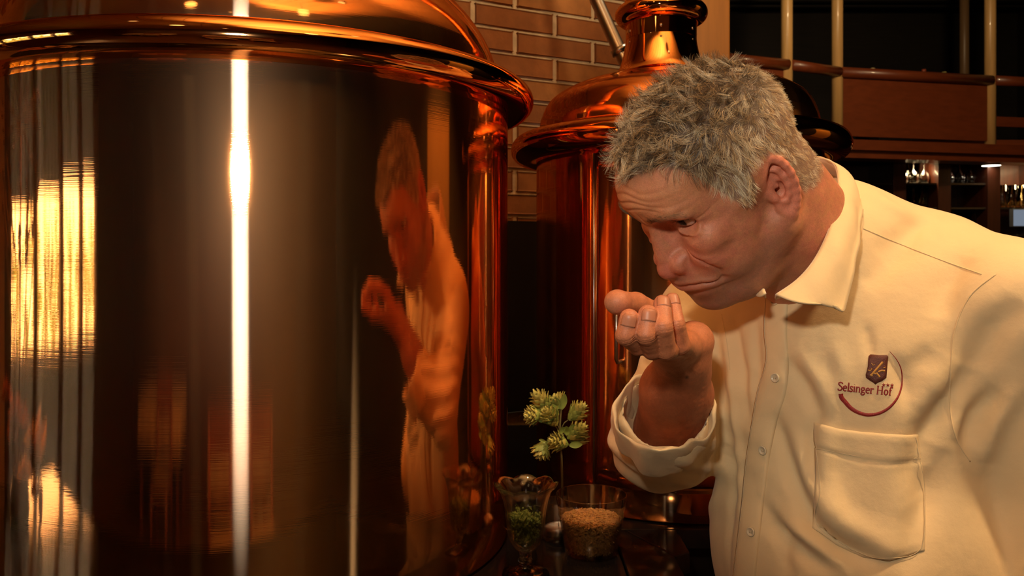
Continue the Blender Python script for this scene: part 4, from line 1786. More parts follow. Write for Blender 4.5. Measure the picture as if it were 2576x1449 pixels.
def cloth_material(name, col):
    m, nt, b = new_mat(name)
    tc = N(nt, 'ShaderNodeTexCoord')
    nz = N(nt, 'ShaderNodeTexNoise')
    nz.inputs['Scale'].default_value = 26
    nz.inputs['Detail'].default_value = 5
    nt.links.new(tc.outputs['Object'], nz.inputs['Vector'])
    cr = N(nt, 'ShaderNodeValToRGB')
    cr.color_ramp.elements[0].color = (*[c * .94 for c in col], 1)
    cr.color_ramp.elements[1].color = (*[min(1, c * 1.04) for c in col], 1)
    nt.links.new(nz.outputs['Fac'], cr.inputs['Fac'])
    nt.links.new(cr.outputs[0], b.inputs['Base Color'])
    nw = N(nt, 'ShaderNodeTexNoise')
    nw.inputs['Scale'].default_value = 1500
    nt.links.new(tc.outputs['Object'], nw.inputs['Vector'])
    nw2 = N(nt, 'ShaderNodeTexNoise')
    nw2.inputs['Scale'].default_value = 55
    nw2.inputs['Detail'].default_value = 3
    nt.links.new(tc.outputs['Object'], nw2.inputs['Vector'])
    ad = N(nt, 'ShaderNodeMath', operation='MULTIPLY_ADD')
    nt.links.new(nw.outputs['Fac'], ad.inputs[0])
    ad.inputs[1].default_value = 0.12
    nt.links.new(nw2.outputs['Fac'], ad.inputs[2])
    bp = N(nt, 'ShaderNodeBump')
    bp.inputs['Strength'].default_value = 0.30
    bp.inputs['Distance'].default_value = 0.0035
    nt.links.new(ad.outputs[0], bp.inputs['Height'])
    nt.links.new(bp.outputs[0], b.inputs['Normal'])
    b.inputs['Roughness'].default_value = 0.72
    b.inputs['Sheen Weight'].default_value = 0.15
    b.inputs['Specular IOR Level'].default_value = 0.3
    return m


def build_collar(parent, material, inner):
    f = [(1952, 742, .862), (2006, 704, .872), (2050, 652, .884), (2084, 582, .905), (2105, 512, .935), (2109, 452, .975), (2096, 410, 1.02),
         (2060, 397, 1.055), (2028, 404, 1.075), (1985, 470, 1.085), (1930, 580, 1.060), (1905, 670, .990), (1925, 738, .885)]
    b = [(2108, 770, .866), (2126, 778, .872), (2146, 690, .888), (2158, 630, .905), (2166, 565, .935), (2168, 510, .975), (2160, 490, 1.035),
         (2135, 512, 1.085), (2070, 522, 1.125), (1985, 580, 1.140), (1900, 660, 1.110), (1880, 705, 1.030), (1902, 738, .930)]
    s = [(1950, 752, .885), (2012, 726, .898), (2068, 672, .915), (2110, 600, .940), (2135, 535, .975), (2135, 490, 1.02), (2110, 455, 1.06),
         (2070, 440, 1.09), (2030, 450, 1.10), (1985, 510, 1.10), (1930, 610, 1.070), (1905, 700, 1.000), (1925, 750, .905)]
    fp = [P(*a) for a in f]
    bp_ = [P(*a) for a in b]
    sp = [P(*a) for a in s]
    n = 72
    F_, B_, S_ = spline(fp, n), spline(bp_, n), spline(sp, n)
    rows = []
    m = 14
    for j in range(m):
        t = j / (m - 1)
        row = []
        for i in range(n):
            a, c = F_[i], B_[i]
            mid = a.lerp(c, t)
            ctr = Vector((.345, 1.0, .02))
            o_ = (mid - ctr).normalized()
            bulge = .010 * math.sin(PI * min(1, t * 1.15)) * (1 - .5 * t) + .0012 * math.sin(i * .8 + t * 5)
            row.append(mid + o_ * bulge)
        rows.append(row)
    sheet('collar', rows, .0022, material, parent)
    rows = [[a.lerp(c, t) for a, c in zip(F_, S_)] for t in (0, .25, .5, .75, 1)]
    sheet('collar_band', rows, .0022, inner, parent)
    # stitching along the outer edge
    mb = MB()
    e1 = [F_[5].lerp(B_[5], .90)]
    line = []
    for i in range(4, n - 4):
        a, c = F_[i], B_[i]
        mid = a.lerp(c, .91)
        o_ = (mid - Vector((.345, 1.0, .02))).normalized()
        line.append(mid + o_ * (.0035 + .0012))
    return F_, B_


def ring_cuff(parent, material, ax):
    """rolled-up cuff, an uneven band of folded cloth"""
    a = Vector(ax).normalized()
    u = a.cross(Vector((0, 1, 0))).normalized()
    w = a.cross(u)
    rows = []
    n, m = 64, 22
    g = np.random.default_rng(3)
    ph = g.uniform(0, 6, 6)
    ctr = Vector(RING)
    for j in range(m):
        t = j / m * 2 * PI
        row = []
        for i in range(n + 1):
            th = i / n * 2 * PI
            R = .0530 + .0035 * math.sin(2 * th + ph[0]) + .0022 * math.sin(5 * th + ph[1]) + .0012 * math.sin(9 * th + ph[2])
            hw = .030 + .005 * math.sin(3 * th + ph[3]) + .0025 * math.sin(7 * th + ph[4])
            tk = .0030 + .0012 * math.sin(6 * th + ph[5])
            sx = math.copysign(abs(math.cos(t)) ** .6, math.cos(t))
            sz = math.copysign(abs(math.sin(t)) ** .6, math.sin(t))
            rad = R + tk * sx + .003 * (sz) + .0010 * math.sin(th * 13 + sz * 4)
            row.append(ctr + (u * math.cos(th) + w * math.sin(th)) * rad + a * (hw * sz - .004))
        rows.append(row)
    rows.append(rows[0])
    vs = [v for r in rows[:-1] for v in r[:-1]]
    fs = []
    for j in range(m):
        for i in range(n):
            fs.append((j * n + i, j * n + (i + 1) % n, ((j + 1) % m) * n + (i + 1) % n, ((j + 1) % m) * n + i))
    return mesh_obj('cuff', vs, fs, material, parent)


def quad_patch(bv, corners, nu, nv, off, curve=None):
    """grid on the shirt between four edges given by photograph points"""
    top, bottom = corners
    rows = []
    for j in range(nv):
        t = j / (nv - 1)
        row = []
        for i in range(nu):
            s = i / (nu - 1)
            a = np.array(interp_pts(top, s)) * (1 - t) + np.array(interp_pts(bottom, s)) * t
            if curve:
                a = a + np.array(curve(s, t))
            o_ = off(s, t) if callable(off) else off
            h = hits(bv, [tuple(a)], o_)
            row.append(h[0])
        rows.append(row)
    return rows


def interp_pts(pts, s):
    x = s * (len(pts) - 1)
    k = min(int(x), len(pts) - 2)
    f = x - k
    return tuple(pts[k][c] * (1 - f) + pts[k + 1][c] * f for c in (0, 1))


def button(parent, material, thread, loc, nr, r=.0056):
    q = Vector(nr).to_track_quat('Z', 'Y').to_matrix()
    prof = [(0, .0011), (r * .62, .0011), (r * .72, .0020), (r * .92, .0021), (r, .0014), (r, 0.0002), (0, .0002)]
    t = MB().lathe(prof, n=28)
    o = mesh_obj('button', [q @ Vector(v) + loc for v in t.v], t.f, material, parent, True, origin=loc)
    for sx in (-1, 1):
        tb = MB()
        tb.tube([q @ Vector((sx * .0011, -.0014, .0012)) + loc, q @ Vector((sx * .0011, 0, .0018)) + loc, q @ Vector((sx * .0011, .0014, .0012)) + loc], .00045, 6)
        tb.build('thread', thread, o)
    return o


LETTERS = {   # strokes on a 0..1 box (x right, y up); x height 0.62
    'S': (0.50, [[(.44, .80), (.40, .93), (.24, .98), (.08, .90), (.06, .74), (.20, .58), (.36, .45), (.44, .28), (.36, .08), (.20, .0), (.06, .06), (.04, .20)]]),
    'e': (0.44, [[(.06, .34), (.38, .36), (.36, .52), (.22, .62), (.08, .50), (.05, .30), (.10, .08), (.24, .0), (.38, .08)]]),
    'l': (0.24, [[(.04, .97), (.12, .99), (.12, .02)], [(.02, .02), (.22, .02)]]),
    's': (0.36, [[(.31, .50), (.28, .60), (.16, .62), (.06, .54), (.08, .40), (.22, .30), (.31, .18), (.26, .03), (.14, .0), (.04, .04), (.03, .14)]]),
    'i': (0.24, [[(.03, .58), (.12, .61), (.12, .02)], [(.02, .02), (.22, .02)], [(.11, .84), (.13, .88)]]),
    'n': (0.54, [[(.02, .58), (.11, .61), (.11, .02)], [(.02, .02), (.20, .02)], [(.11, .46), (.22, .60), (.35, .60), (.41, .46), (.41, .02)], [(.33, .02), (.51, .02)]]),
    'g': (0.48, [[(.40, .58), (.30, .58), (.20, .62), (.08, .54), (.07, .36), (.18, .24), (.30, .28), (.36, .42), (.30, .57)], [(.16, .24), (.10, .12), (.20, .06), (.36, .04), (.42, -.08), (.32, -.24), (.14, -.26), (.04, -.16), (.12, -.02), (.20, .05)]]),
    'r': (0.40, [[(.02, .58), (.11, .61), (.11, .02)], [(.02, .02), (.22, .02)], [(.11, .42), (.20, .58), (.34, .60), (.35, .50)]]),
    'H': (0.74, [[(.12, .97), (.12, .02)], [(.56, .97), (.56, .02)], [(.12, .50), (.56, .50)], [(.02, .97), (.22, .97)], [(.46, .97), (.66, .97)], [(.02, .02), (.22, .02)], [(.46, .02), (.66, .02)]]),
    'o': (0.48, [[(.22, .62), (.09, .52), (.05, .31), (.09, .10), (.22, .0), (.35, .10), (.39, .31), (.35, .52), (.22, .62)]]),
    'f': (0.34, [[(.36, .90), (.28, .99), (.17, .95), (.13, .80), (.13, .02)], [(.02, .60), (.28, .60)], [(.03, .02), (.24, .02)]]),
    ' ': (0.26, []),
}


def stroke(mb, bv, pts, width, taper=None, n=None, off=.0004, flat=.0006):
    """ribbon of embroidery lying on the shirt; pts in photograph pixels"""
    pl = []
    for a, b in zip(pts[:-1], pts[1:]):
        d = math.hypot(b[0] - a[0], b[1] - a[1])
        k = max(1, int(d / 2.2))
        for i in range(k):
            pl.append((a[0] + (b[0] - a[0]) * i / k, a[1] + (b[1] - a[1]) * i / k))
    pl.append(pts[-1])
    m = len(pl)
    L, R_, T = [], [], []
    for i, p in enumerate(pl):
        a, b = pl[max(i - 1, 0)], pl[min(i + 1, m - 1)]
        tx, ty = b[0] - a[0], b[1] - a[1]
        l = math.hypot(tx, ty) or 1
        w = width * (taper(i / max(1, m - 1)) if taper else 1) / 2
        nx, ny = -ty / l * w, tx / l * w
        q = hits(bv, [(p[0] + nx, p[1] + ny), (p[0], p[1]), (p[0] - nx, p[1] - ny)], off)
        c = hits(bv, [(p[0], p[1])], off + flat)[0]
        L.append(q[0])
        T.append(c)
        R_.append(q[2])
    vs = L + T + R_
    fs = []
    for i in range(m - 1):
        fs.append((i, i + 1, m + i + 1, m + i))
        fs.append((m + i, m + i + 1, 2 * m + i + 1, 2 * m + i))
    mb.add(vs, fs)


def emblem(bv, parent, red, brown, gold):
    mb = MB()
    # ring
    cx_, cy_, R_ = 2190.0, 965.0, 78.0
    pts = []
    for i in range(60):
        a = math.radians(200 - (200 + 52) * i / 59)          # from the left, under, up the right side
        a = math.radians(-198 + 252 * i / 59)
        x = cx_ + R_ * math.cos(a) * (1.0 if i < 40 else 1.0)
        y = cy_ - R_ * math.sin(a)
        pts.append((x, y))
    pts = [(cx_ - 75, 990), (2117, 1000), (2127, 1012), (2140, 1026), (2158, 1037), (2178, 1043), (2195, 1043), (2213, 1039), (2232, 1029),
           (2248, 1014), (2259, 997), (2266, 978), (2269, 958), (2268, 935), (2263, 918), (2253, 901), (2238, 884)]
    sm = [(v.x, v.y) for v in spline([Vector((a, b, 0)) for a, b in pts], 70)]
    stroke(mb, bv, sm, 11, taper=lambda t: (1.0 - t * .95) ** 1.1 + .08, flat=.0011)
    ring = mb.build('emblem_ring', red, parent)
    # lettering
    mb = MB()
    word = 'Selsinger Hof'
    total = sum(LETTERS[c][0] for c in word)
    p0, p1 = (2107.0, 981.5), (2243.0, 995.0)
    W = math.hypot(p1[0] - p0[0], p1[1] - p0[1])
    ex = ((p1[0] - p0[0]) / W, (p1[1] - p0[1]) / W)
    ey = (ex[1] * -1.0, ex[0])
    sc = W / total
    hgt = 21.0
    x = 0.0
    for ch in word:
        w, sts = LETTERS[ch]
        for st in sts:
            q = []
            for (a, b) in st:
                X = (x + a) * sc
                Y = -b * hgt
                q.append((p0[0] + ex[0] * X - ex[1] * Y * 1.0, p0[1] + ex[1] * X + ex[0] * Y))
            hor = len(st) == 2 and abs(st[0][1] - st[1][1]) < .02
            stroke(mb, bv, q, 2.3 if hor else 3.6, flat=.0005)
        x += w
    mb.build('lettering', red, parent)
    mb = MB()
    for k in range(3):
        c = (2223 + k * 10.2, 968.0 + k * .6)
        for a in range(5):
            an = math.radians(-90 + 72 * a)
            stroke(mb, bv, [c, (c[0] + 5.0 * math.cos(an), c[1] + 5.0 * math.sin(an))], 3.2, taper=lambda t: 1.15 - t, flat=.0004)
    mb.build('star', red, parent)
    # shield
    uv = [(745, 450), (752, 330), (760, 262), (795, 228), (850, 230), (950, 243), (1040, 240), (1092, 237), (1120, 270), (1105, 400), (1095, 530), (1085, 655),
          (1000, 720), (930, 745), (885, 780), (850, 748), (780, 705), (712, 655), (706, 600), (725, 530)]
    pp = [(2080 + u / 7.245, 860 + v / 7.245) for u, v in uv]
    cx_ = sum(p[0] for p in pp) / len(pp)
    cy_ = sum(p[1] for p in pp) / len(pp)
    vs, fs = [], []
    n = len(pp)
    rings = [1.0, .96, .7, .35]
    for r in rings:
        for p in pp:
            vs += hits(bv, [(cx_ + (p[0] - cx_) * r, cy_ + (p[1] - cy_) * r)], .0003 if r == 1.0 else .0012)
    vs += hits(bv, [(cx_, cy_)], .0012)
    for k in range(len(rings) - 1):
        for i in range(n):
            j = (i + 1) % n
            fs.append((k * n + i, k * n + j, (k + 1) * n + j, (k + 1) * n + i))
    for i in range(n):
        fs.append(((len(rings) - 1) * n + i, (len(rings) - 1) * n + (i + 1) % n, len(vs) - 1))
    mesh_obj('shield', vs, fs, brown, parent)
    mb = MB()
    c = lambda u, v: (2080 + u / 7.245, 860 + v / 7.245)
    stroke(mb, bv, [c(1015, 365), (c(920, 480)), c(815, 600)], 5.0, off=.0014)
    stroke(mb, bv, [c(790, 600), c(835, 618)], 4, off=.0014)
    stroke(mb, bv, [c(850, 570), c(900, 575)], 3, off=.0014)
    stroke(mb, bv, [c(905, 560), c(965, 640)], 4.5, off=.0014)
    stroke(mb, bv, [c(940, 545), c(1000, 520), c(1055, 530)], 4, off=.0014)
    stroke(mb, bv, [c(750, 515), c(800, 525), c(825, 480)], 2.4, off=.0014)
    stroke(mb, bv, [c(1020, 480), c(1065, 462)], 2.0, off=.0014)
    stroke(mb, bv, [c(815, 390), c(845, 430), c(880, 410)], 1.6, off=.0014)
    mb.build('crossed_tools', gold, parent)


def seam(name, bv, pts, r, material, parent, off=.0002, n=60):
    pl = spline([Vector((a, b, 0)) for a, b in pts], n)
    h = hits(bv, [(v.x, v.y) for v in pl], off)
    mb = MB()
    mb.tube(h, r, 6)
    return mb.build(name, material, parent)


def dress(parent, mats):
    shirt_m, inner_m, but_m, thread_m, seam_m, red, brown, gold = mats
    V, Q, ax = build_shirt()
    V, bv = shirt_finish(V, Q)
    shirt = mesh_obj('shirt', V, Q, shirt_m, parent)
    build_collar(shirt, shirt_m, inner_m)
    ring_cuff(shirt, shirt_m, ax)
    # button strip
    L = [(1924, 752), (1921, 830), (1926, 905), (1905, 985), (1893, 1050), (1876, 1160), (1866, 1260), (1850, 1400), (1842, 1470), (1836, 1540)]
    R_ = [(1984, 748), (1980, 830), (1984, 915), (1978, 985), (1955, 1060), (1935, 1160), (1922, 1260), (1906, 1400), (1900, 1470), (1896, 1540)]
    lp = [(v.x, v.y) for v in spline([Vector((a, b, 0)) for a, b in L], 70)]
    rp = [(v.x, v.y) for v in spline([Vector((a, b, 0)) for a, b in R_], 70)]
    rows = []
    for a, b in zip(lp, rp):
        row = []
        for k in range(9):
            s = k / 8
            e = min(s, 1 - s) * 8
            row += hits(bv, [(a[0] + (b[0] - a[0]) * s, a[1] + (b[1] - a[1]) * s)], .0016 * min(1, e) + .0002)
        rows.append(row)
    sheet('button_placket', rows, .0010, shirt_m, shirt)
    seam('stitching', bv, [(a + 5, b) for a, b in L[:-1]], .00035, seam_m, shirt, off=.0024)
    for (bx, by) in ((1952, 757), (1953, 950), (1922, 1132), (1892, 1337)):
        loc, nr = hit1(bv, bx, by)
        if loc:
            button(shirt, but_m, thread_m, loc + nr * .0020, nr)
    # pocket
    top = [(2047, 1062), (2110, 1077), (2170, 1086), (2230, 1090), (2306, 1092)]
    bot = [(2043, 1328), (2105, 1372), (2170, 1402), (2235, 1410), (2326, 1386)]

    def cv(s, t):
        return ((10 * math.sin(PI * t)) * (s * 1.0) + 6 * math.sin(PI * t) * (1 - s), 0)

    def off(s, t):
        e = min(s, 1 - s) * 12
        e2 = min(t * 14 + .35, (1 - t) * 14)
        return .0003 + .0026 * min(1, e) * min(1, e2) + .0010 * math.sin(s * 9 + t * 7) * min(1, e) + .0008 * (t < .2) - .0012 * gauss(t - .235, .012)
    rows = quad_patch(bv, (top, bot), 34, 44, off, cv)
    sheet('chest_pocket', rows, .0012, shirt_m, shirt)
    seam('stitching', bv, [(2055, 1128), (2120, 1140), (2200, 1152), (2316, 1152)], .00035, seam_m, shirt, off=.0028)
    seam('stitching', bv, [(2055, 1072), (2058, 1130), (2065, 1230), (2056, 1322), (2110, 1364), (2172, 1394), (2235, 1402), (2316, 1380), (2326, 1250), (2312, 1150), (2298, 1098)], .00035, seam_m, shirt, off=.0026, n=140)
    # seams
    seam('seam', bv, [(2505, 690), (2440, 745), (2402, 830), (2392, 930), (2390, 1020), (2404, 1100), (2440, 1160)], .0009, shirt_m, shirt)
    seam('seam', bv, [(2165, 500), (2172, 560), (2156, 640), (2140, 700)], .0006, shirt_m, shirt)
    seam('seam', bv, [(2172, 575), (2260, 612), (2370, 655), (2470, 690)], .0007, shirt_m, shirt)
    seam('seam', bv, [(1815, 790), (1828, 860), (1836, 930)], .0005, shirt_m, shirt)
    emblem(bv, shirt, red, brown, gold)
    return shirt, bv


def build_lower(parent, trouser_m, shoe_m):
    """trousers and shoes, standing on the floor at z = -1.5"""
    Fd = Field((0.15, 0.72, -1.45), (0.80, 1.45, -0.44), .010)
    Fd.ell((0.450, 1.070, -0.600), (.165, .130, .170), .03, R=tilt(0))
    for sgn, foot in ((1, (0.560, 0.990, -1.42)), (-1, (0.420, 1.190, -1.42))):
        hip = np.array([0.450, 1.070, -0.66]) + TS * .085 * sgn
        knee = (hip + np.array(foot)) / 2 + TN * .03 + np.array([0, 0, .02])
        Fd.cone(hip, knee, .100, .075, .04)
        Fd.cone(knee, foot, .075, .060, .03)
    V, Q = Fd.mesh()
    V, Q = drop_small(V, Q)
    V = relax(V, Q, 2)
    Nn = vnormals(V, Q)
    V = V + Nn * (vnoise(V * np.array([12, 12, 5]), 61) * .004)[:, None]
    mesh_obj('trousers', V, Q, trouser_m, parent)
    for sgn, foot in ((1, (0.560, 0.990)), (-1, (0.420, 1.190))):
        Fs = Field((foot[0] - .30, foot[1] - .30, -1.52), (foot[0] + .20, foot[1] + .20, -1.36), .006)
        d = np.array([TN[0], TN[1]])
        d /= np.linalg.norm(d)
        heel = (foot[0] - d[0] * .04, foot[1] - d[1] * .04, -1.462)
        ball = (foot[0] + d[0] * .13, foot[1] + d[1] * .13, -1.468)
        toe = (foot[0] + d[0] * .19, foot[1] + d[1] * .19, -1.473)
        Fs.cone(heel, ball, .036, .044, .01)
        Fs.cone(ball, toe, .044, .028, .01)
        Fs.cone(heel, (foot[0], foot[1], -1.40), .036, .042, .02)
        Zs = Fs.ax[2][None, None, :]
        Fs.D = np.maximum(Fs.D, (-1.4995 - Zs).astype(np.float32))
        V, Q = Fs.mesh()
        V, Q = drop_small(V, Q)
        V[:, 2] = np.maximum(V[:, 2], -1.4995)
        mesh_obj('shoe', V, Q, shoe_m, parent)


def core_body():
    """trunk, upper arms and legs hidden by the clothes"""
    Fd = Field((0.12, 0.72, -1.46), (0.76, 1.42, 0.14), .012)
    Fd.ell((0.430, 1.060, -0.130), (.150, .085, .125), .03, R=tilt(28))
    Fd.ell((0.425, 1.050, -0.370), (.145, .122, .200), .07, R=tilt(8))
    Fd.ell((0.450, 1.070, -0.600), (.140, .105, .140), .05, R=tilt(0))
    Fd.cone((0.345, 1.000, 0.010), (0.430, 1.045, -0.050), .045, .055, .03)
    Fd.cone(SHOULDER_R, (0.40, 1.05, -.08), .042, .05, .02)
    Fd.cone(SHOULDER_L, (0.44, 1.05, -.08), .042, .05, .02)
    el = np.array(P(1676, 1100, 1.060))
    Fd.cone(SHOULDER_R, el, .048, .040, .02)
    Fd.cone(el, np.array(P(1685, 1060, .99)), .040, .036, .02)
    Fd.cone(SHOULDER_L, (0.615, 0.925, -0.300), .048, .042, .02)
    Fd.cone((0.615, 0.925, -0.300), (0.600, 0.860, -0.430), .042, .036, .02)
    for sgn, foot in ((1, (0.560, 0.990, -1.42)), (-1, (0.420, 1.190, -1.42))):
        hip = np.array([0.450, 1.070, -0.66]) + TS * .085 * sgn
        Fd.cone(hip, foot, .075, .042, .03)
    V, Q = Fd.mesh()
    return drop_small(V, Q)


# ------------------------------------------------------------------ the man, assembled
def build_man():
    skin = skin_material()
    hv, hq = build_head(1.25)
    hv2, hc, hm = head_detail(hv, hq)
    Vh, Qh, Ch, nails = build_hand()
    Vc, Qc = core_body()
    V = np.concatenate([head_to_world(hv2), Vh, Vc])
    Q = np.concatenate([hq, Qh + len(hv2), Qc + len(hv2) + len(Vh)])
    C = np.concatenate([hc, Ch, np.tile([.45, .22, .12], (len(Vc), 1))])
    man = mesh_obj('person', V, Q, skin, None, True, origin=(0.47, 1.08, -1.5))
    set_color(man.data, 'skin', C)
    tag(man, 'grey-haired person in cream embroidered shirt bending over the cupped hand', 'person')
    hair_m = hair_material()
    grow_hair(hv2, hq, hm, hair_m, man)
    grow_brows(hv2, hq, hair_m, man)
    em = (mat('eye_white', (.78, .73, .68), .15), mat('iris', (.12, .16, .15), .2), mat('pupil', (.005, .005, .005), .1), glass_mat('cornea', ior=1.3))
    for s_ in (1, -1):
        make_eye(s_, man, em)
    nail_m = mat('nail', (.50, .200, .115), .42)
    for n_ in nails:
        make_nail(*n_, man, nail_m)
    cream = cloth_material('shirt_cloth', (.80, .60, .345))
    inner = cloth_material('collar_lining', (.74, .58, .44))
    mats = (cream, inner, mat('button', (.70, .58, .40), .3), mat('thread', (.55, .43, .28), .8), mat('seam_thread', (.66, .53, .34), .9),
            mat('red_thread', (.26, .012, .010), .5, bump=.3, bscale=900), mat('brown_thread', (.10, .022, .012), .55, bump=.3, bscale=900),
            mat('gold_thread', (.52, .24, .03), .45))
    shirt, bv = dress(man, mats)
    build_lower(man, mat('trouser_cloth', (.012, .012, .014), .8, bump=.2, bscale=300), mat('shoe_leather', (.010, .008, .007), .3))
    return man, bv


man, shirt_bv = build_man()

# ------------------------------------------------------------------ glasses on the counter
def goblet():
    c = ((1322 - CX) / F * 1.088, 1.088, TABLE)
    root = empty('sundae_glass', c, 'footed fluted sundae glass half full of green hop pellets', 'glass')
    H = .1205

    def lobes(a, r, z):
        # eight flutes; the lip flares into scallops
        t = max(0.0, min(1.0, (z - .030) / (H - .030)))
        lob = abs(math.cos(4 * a))
        k = 1 + (.055 * (lob - .5)) * min(1, t * 1.6)
        dz = 0.0
        if z > H - .016:
            u = (z - (H - .016)) / .016
            dz = -.0045 * u * (1 - lob) * 1.0
        return (r * k, z + dz)
    outer = [(.0300, .0), (.0312, .0015), (.0300, .0040), (.0220, .0070), (.0125, .0100), (.0085, .0135), (.0080, .0165), (.0098, .0182), (.0098, .0200), (.0080, .0218),
             (.0078, .0280), (.0088, .0310), (.0140, .0345), (.0190, .0405), (.0225, .0490), (.0242, .0600), (.0252, .0720), (.0265, .0850), (.0290, .0970), (.0330, .1080), (.0385, .1165), (.0415, H - .0008), (.0418, H)]
    inner = [(.0404, H - .0004), (.0370, .1160), (.0312, .1078), (.0270, .0970), (.0245, .0850), (.0232, .0720), (.0222, .0600), (.0205, .0500), (.0165, .0420), (.0100, .0370), (0, .0350)]
    MB().lathe(outer[11:] + inner, c=c, n=96, mod=lobes).build('bowl', m_glass, root)
    MB().lathe([(0, 0)] + outer[:12] + [(.0060, .0338), (0, .0340)], c=c, n=64).build('foot', m_glass_solid, root)
    return root, c


def wine_pellets(root_c):
    """hop pellets and flakes: too many to count"""
    g = np.random.default_rng(8)
    mb = MB()
    for i in range(950):
        z = g.uniform(.0375, .0800)
        R = np.interp(z, [.037, .042, .050, .060, .080], [.004, .0125, .0175, .0195, .0215])
        a, r = g.uniform(0, 2 * PI), R * math.sqrt(g.uniform(0, 1)) - .001
        c = Vector((root_c[0] + r * math.cos(a), root_c[1] + r * math.sin(a), root_c[2] + z + (.004 * g.uniform(-1, 1) if z > .075 else 0)))
        d = Vector(g.normal(0, 1, 3)).normalized()
        if z < .060 or g.random() < .5:
            L, rr = g.uniform(.0022, .0042), g.uniform(.0012, .0019)
            mb.tube([c - d * L / 2, c, c + d * L / 2], [rr * .6, rr, rr * .6], 6)
        else:
            u = d * g.uniform(.0022, .0042)
            w = u.cross(Vector(g.normal(0, 1, 3))).normalized() * g.uniform(.0014, .0026)
            k = u.cross(w).normalized() * .0010
            mb.add([c - u, c + w + k, c + u, c - w + k, c - k], [(0, 1, 4), (1, 2, 4), (2, 3, 4), (3, 0, 4)])
    o = mb.build('hop_pellets', mat('hop_green', (.17, .22, .035), .75, var=.5, vscale=120), None, smooth=False, origin=(root_c[0], root_c[1], root_c[2] + .036))
    tag(o, 'green dried hop pellets filling the lower half of the sundae glass', 'hops', kind='stuff')


gob, gc = goblet()
wine_pellets(gc)


def malt_bowl():
    c = ((1487 - CX) / F * 1.167, 1.167, TABLE)
    root_c = Vector(c)
    H = .0835
    R0, R1 = .0365, .0498
    prof = [(0, 0), (R0 - .003, 0), (R0, .002), (R1, H - .0008), (R1 - .0008, H), (R1 - .0018, H - .0006), (R0 - .0006, .0090), (R0 - .004, .0070), (0, .0066)]
    o = MB().lathe(prof, c=c, n=96).build('tumbler_bowl', m_glass, None, origin=c)
    tag(o, 'wide conical clear glass two thirds full of golden malt', 'glass')
    # grains: real kernels; the heap is far past counting, so one object
    g = np.random.default_rng(4)
    top = .0485
    base_v, base_f = [], []
    n, m = 6, 5
    for i in range(m + 1):
        t = i / m
        r = math.sin(PI * t) ** .8
        for k in range(n):
            a = 2 * PI * k / n
            base_v.append((r * math.cos(a), r * math.sin(a), -1 + 2 * t))
    for i in range(m):
        for k in range(n):
            base_f.append((i * n + k, i * n + (k + 1) % n, (i + 1) * n + (k + 1) % n, (i + 1) * n + k))
    bv_ = np.array(base_v)
    bf_ = np.array(base_f)
    VV, FF, CC = [], [], []
    cnt = 0

    def grain(p, d, s):
        nonlocal cnt
        q = Vector(d).normalized().to_track_quat('Z', 'Y').to_matrix()
        M = np.array(q)
        v = bv_ * np.array([.00135, .00110, .0036]) * s
        VV.append(v @ M.T + np.array(p))
        FF.append(bf_ + cnt * len(bv_))
        tone = g.uniform(.65, 1.25)
        CC.append(np.tile(np.array([.80, .44, .14]) * tone * np.array([1, g.uniform(.9, 1.08), g.uniform(.8, 1.15)]), (len(bv_), 1)))
        cnt += 1
    Rz = lambda z: R0 - .0012 + (R1 - R0) * z / H
    for i in range(2600):                      # against the glass
        z = g.uniform(.0085, top)
        a = g.uniform(0, 2 * PI)
        r = Rz(z) - .0030
        p = root_c + Vector((r * math.cos(a), r * math.sin(a), z))
        t = Vector((-math.sin(a), math.cos(a), 0)) * g.normal(0, 1) + Vector((0, 0, 1)) * g.normal(0, .8) + Vector((math.cos(a), math.sin(a), 0)) * g.normal(0, .15)
        grain(p, t, g.uniform(.85, 1.1))
    for i in range(1500):                      # on top, slightly heaped
        a = g.uniform(0, 2 * PI)
        rr = math.sqrt(g.uniform(0, 1)) * (Rz(top) - .0030)
        z = top + .0035 * (1 - (rr / .045) ** 2) + g.uniform(-.002, .0016)
        p = root_c + Vector((rr * math.cos(a), rr * math.sin(a), z))
        grain(p, (g.normal(), g.normal(), g.normal(0, .35)), g.uniform(.85, 1.15))
    for i in range(500):
        z = g.uniform(.0085, top - .004)
        a = g.uniform(0, 2 * PI)
        rr = math.sqrt(g.uniform(0, 1)) * (Rz(z) - .006)
        grain(root_c + Vector((rr * math.cos(a), rr * math.sin(a), z)), g.normal(0, 1, 3), 1.15)
    V = np.concatenate(VV)
    Fq = np.concatenate(FF)
    m_, nt, b = new_mat('malt')
    at = N(nt, 'ShaderNodeVertexColor')
    at.layer_name = 'tone'
    nt.links.new(at.outputs[0], b.inputs['Base Color'])
    b.inputs['Roughness'].default_value = .55
    core = MB().lathe([(0, .008), (R0 - .0075, .008), (Rz(top) - .0075, top - .003), (0, top - .002)], c=c, n=32)
    nV = len(V)
    V = np.concatenate([V, np.array(core.v)])
    o2 = mesh_obj('malt_grains', V, Fq, m_, None, True, origin=(c[0], c[1], c[2] + .0068))
    set_color(o2.data, 'tone', np.concatenate([np.concatenate(CC), np.tile([.10, .05, .015], (len(core.v), 1))]))
    tag(o2, 'golden barley malt grains heaped in the conical glass', 'malt', kind='stuff')


malt_bowl()


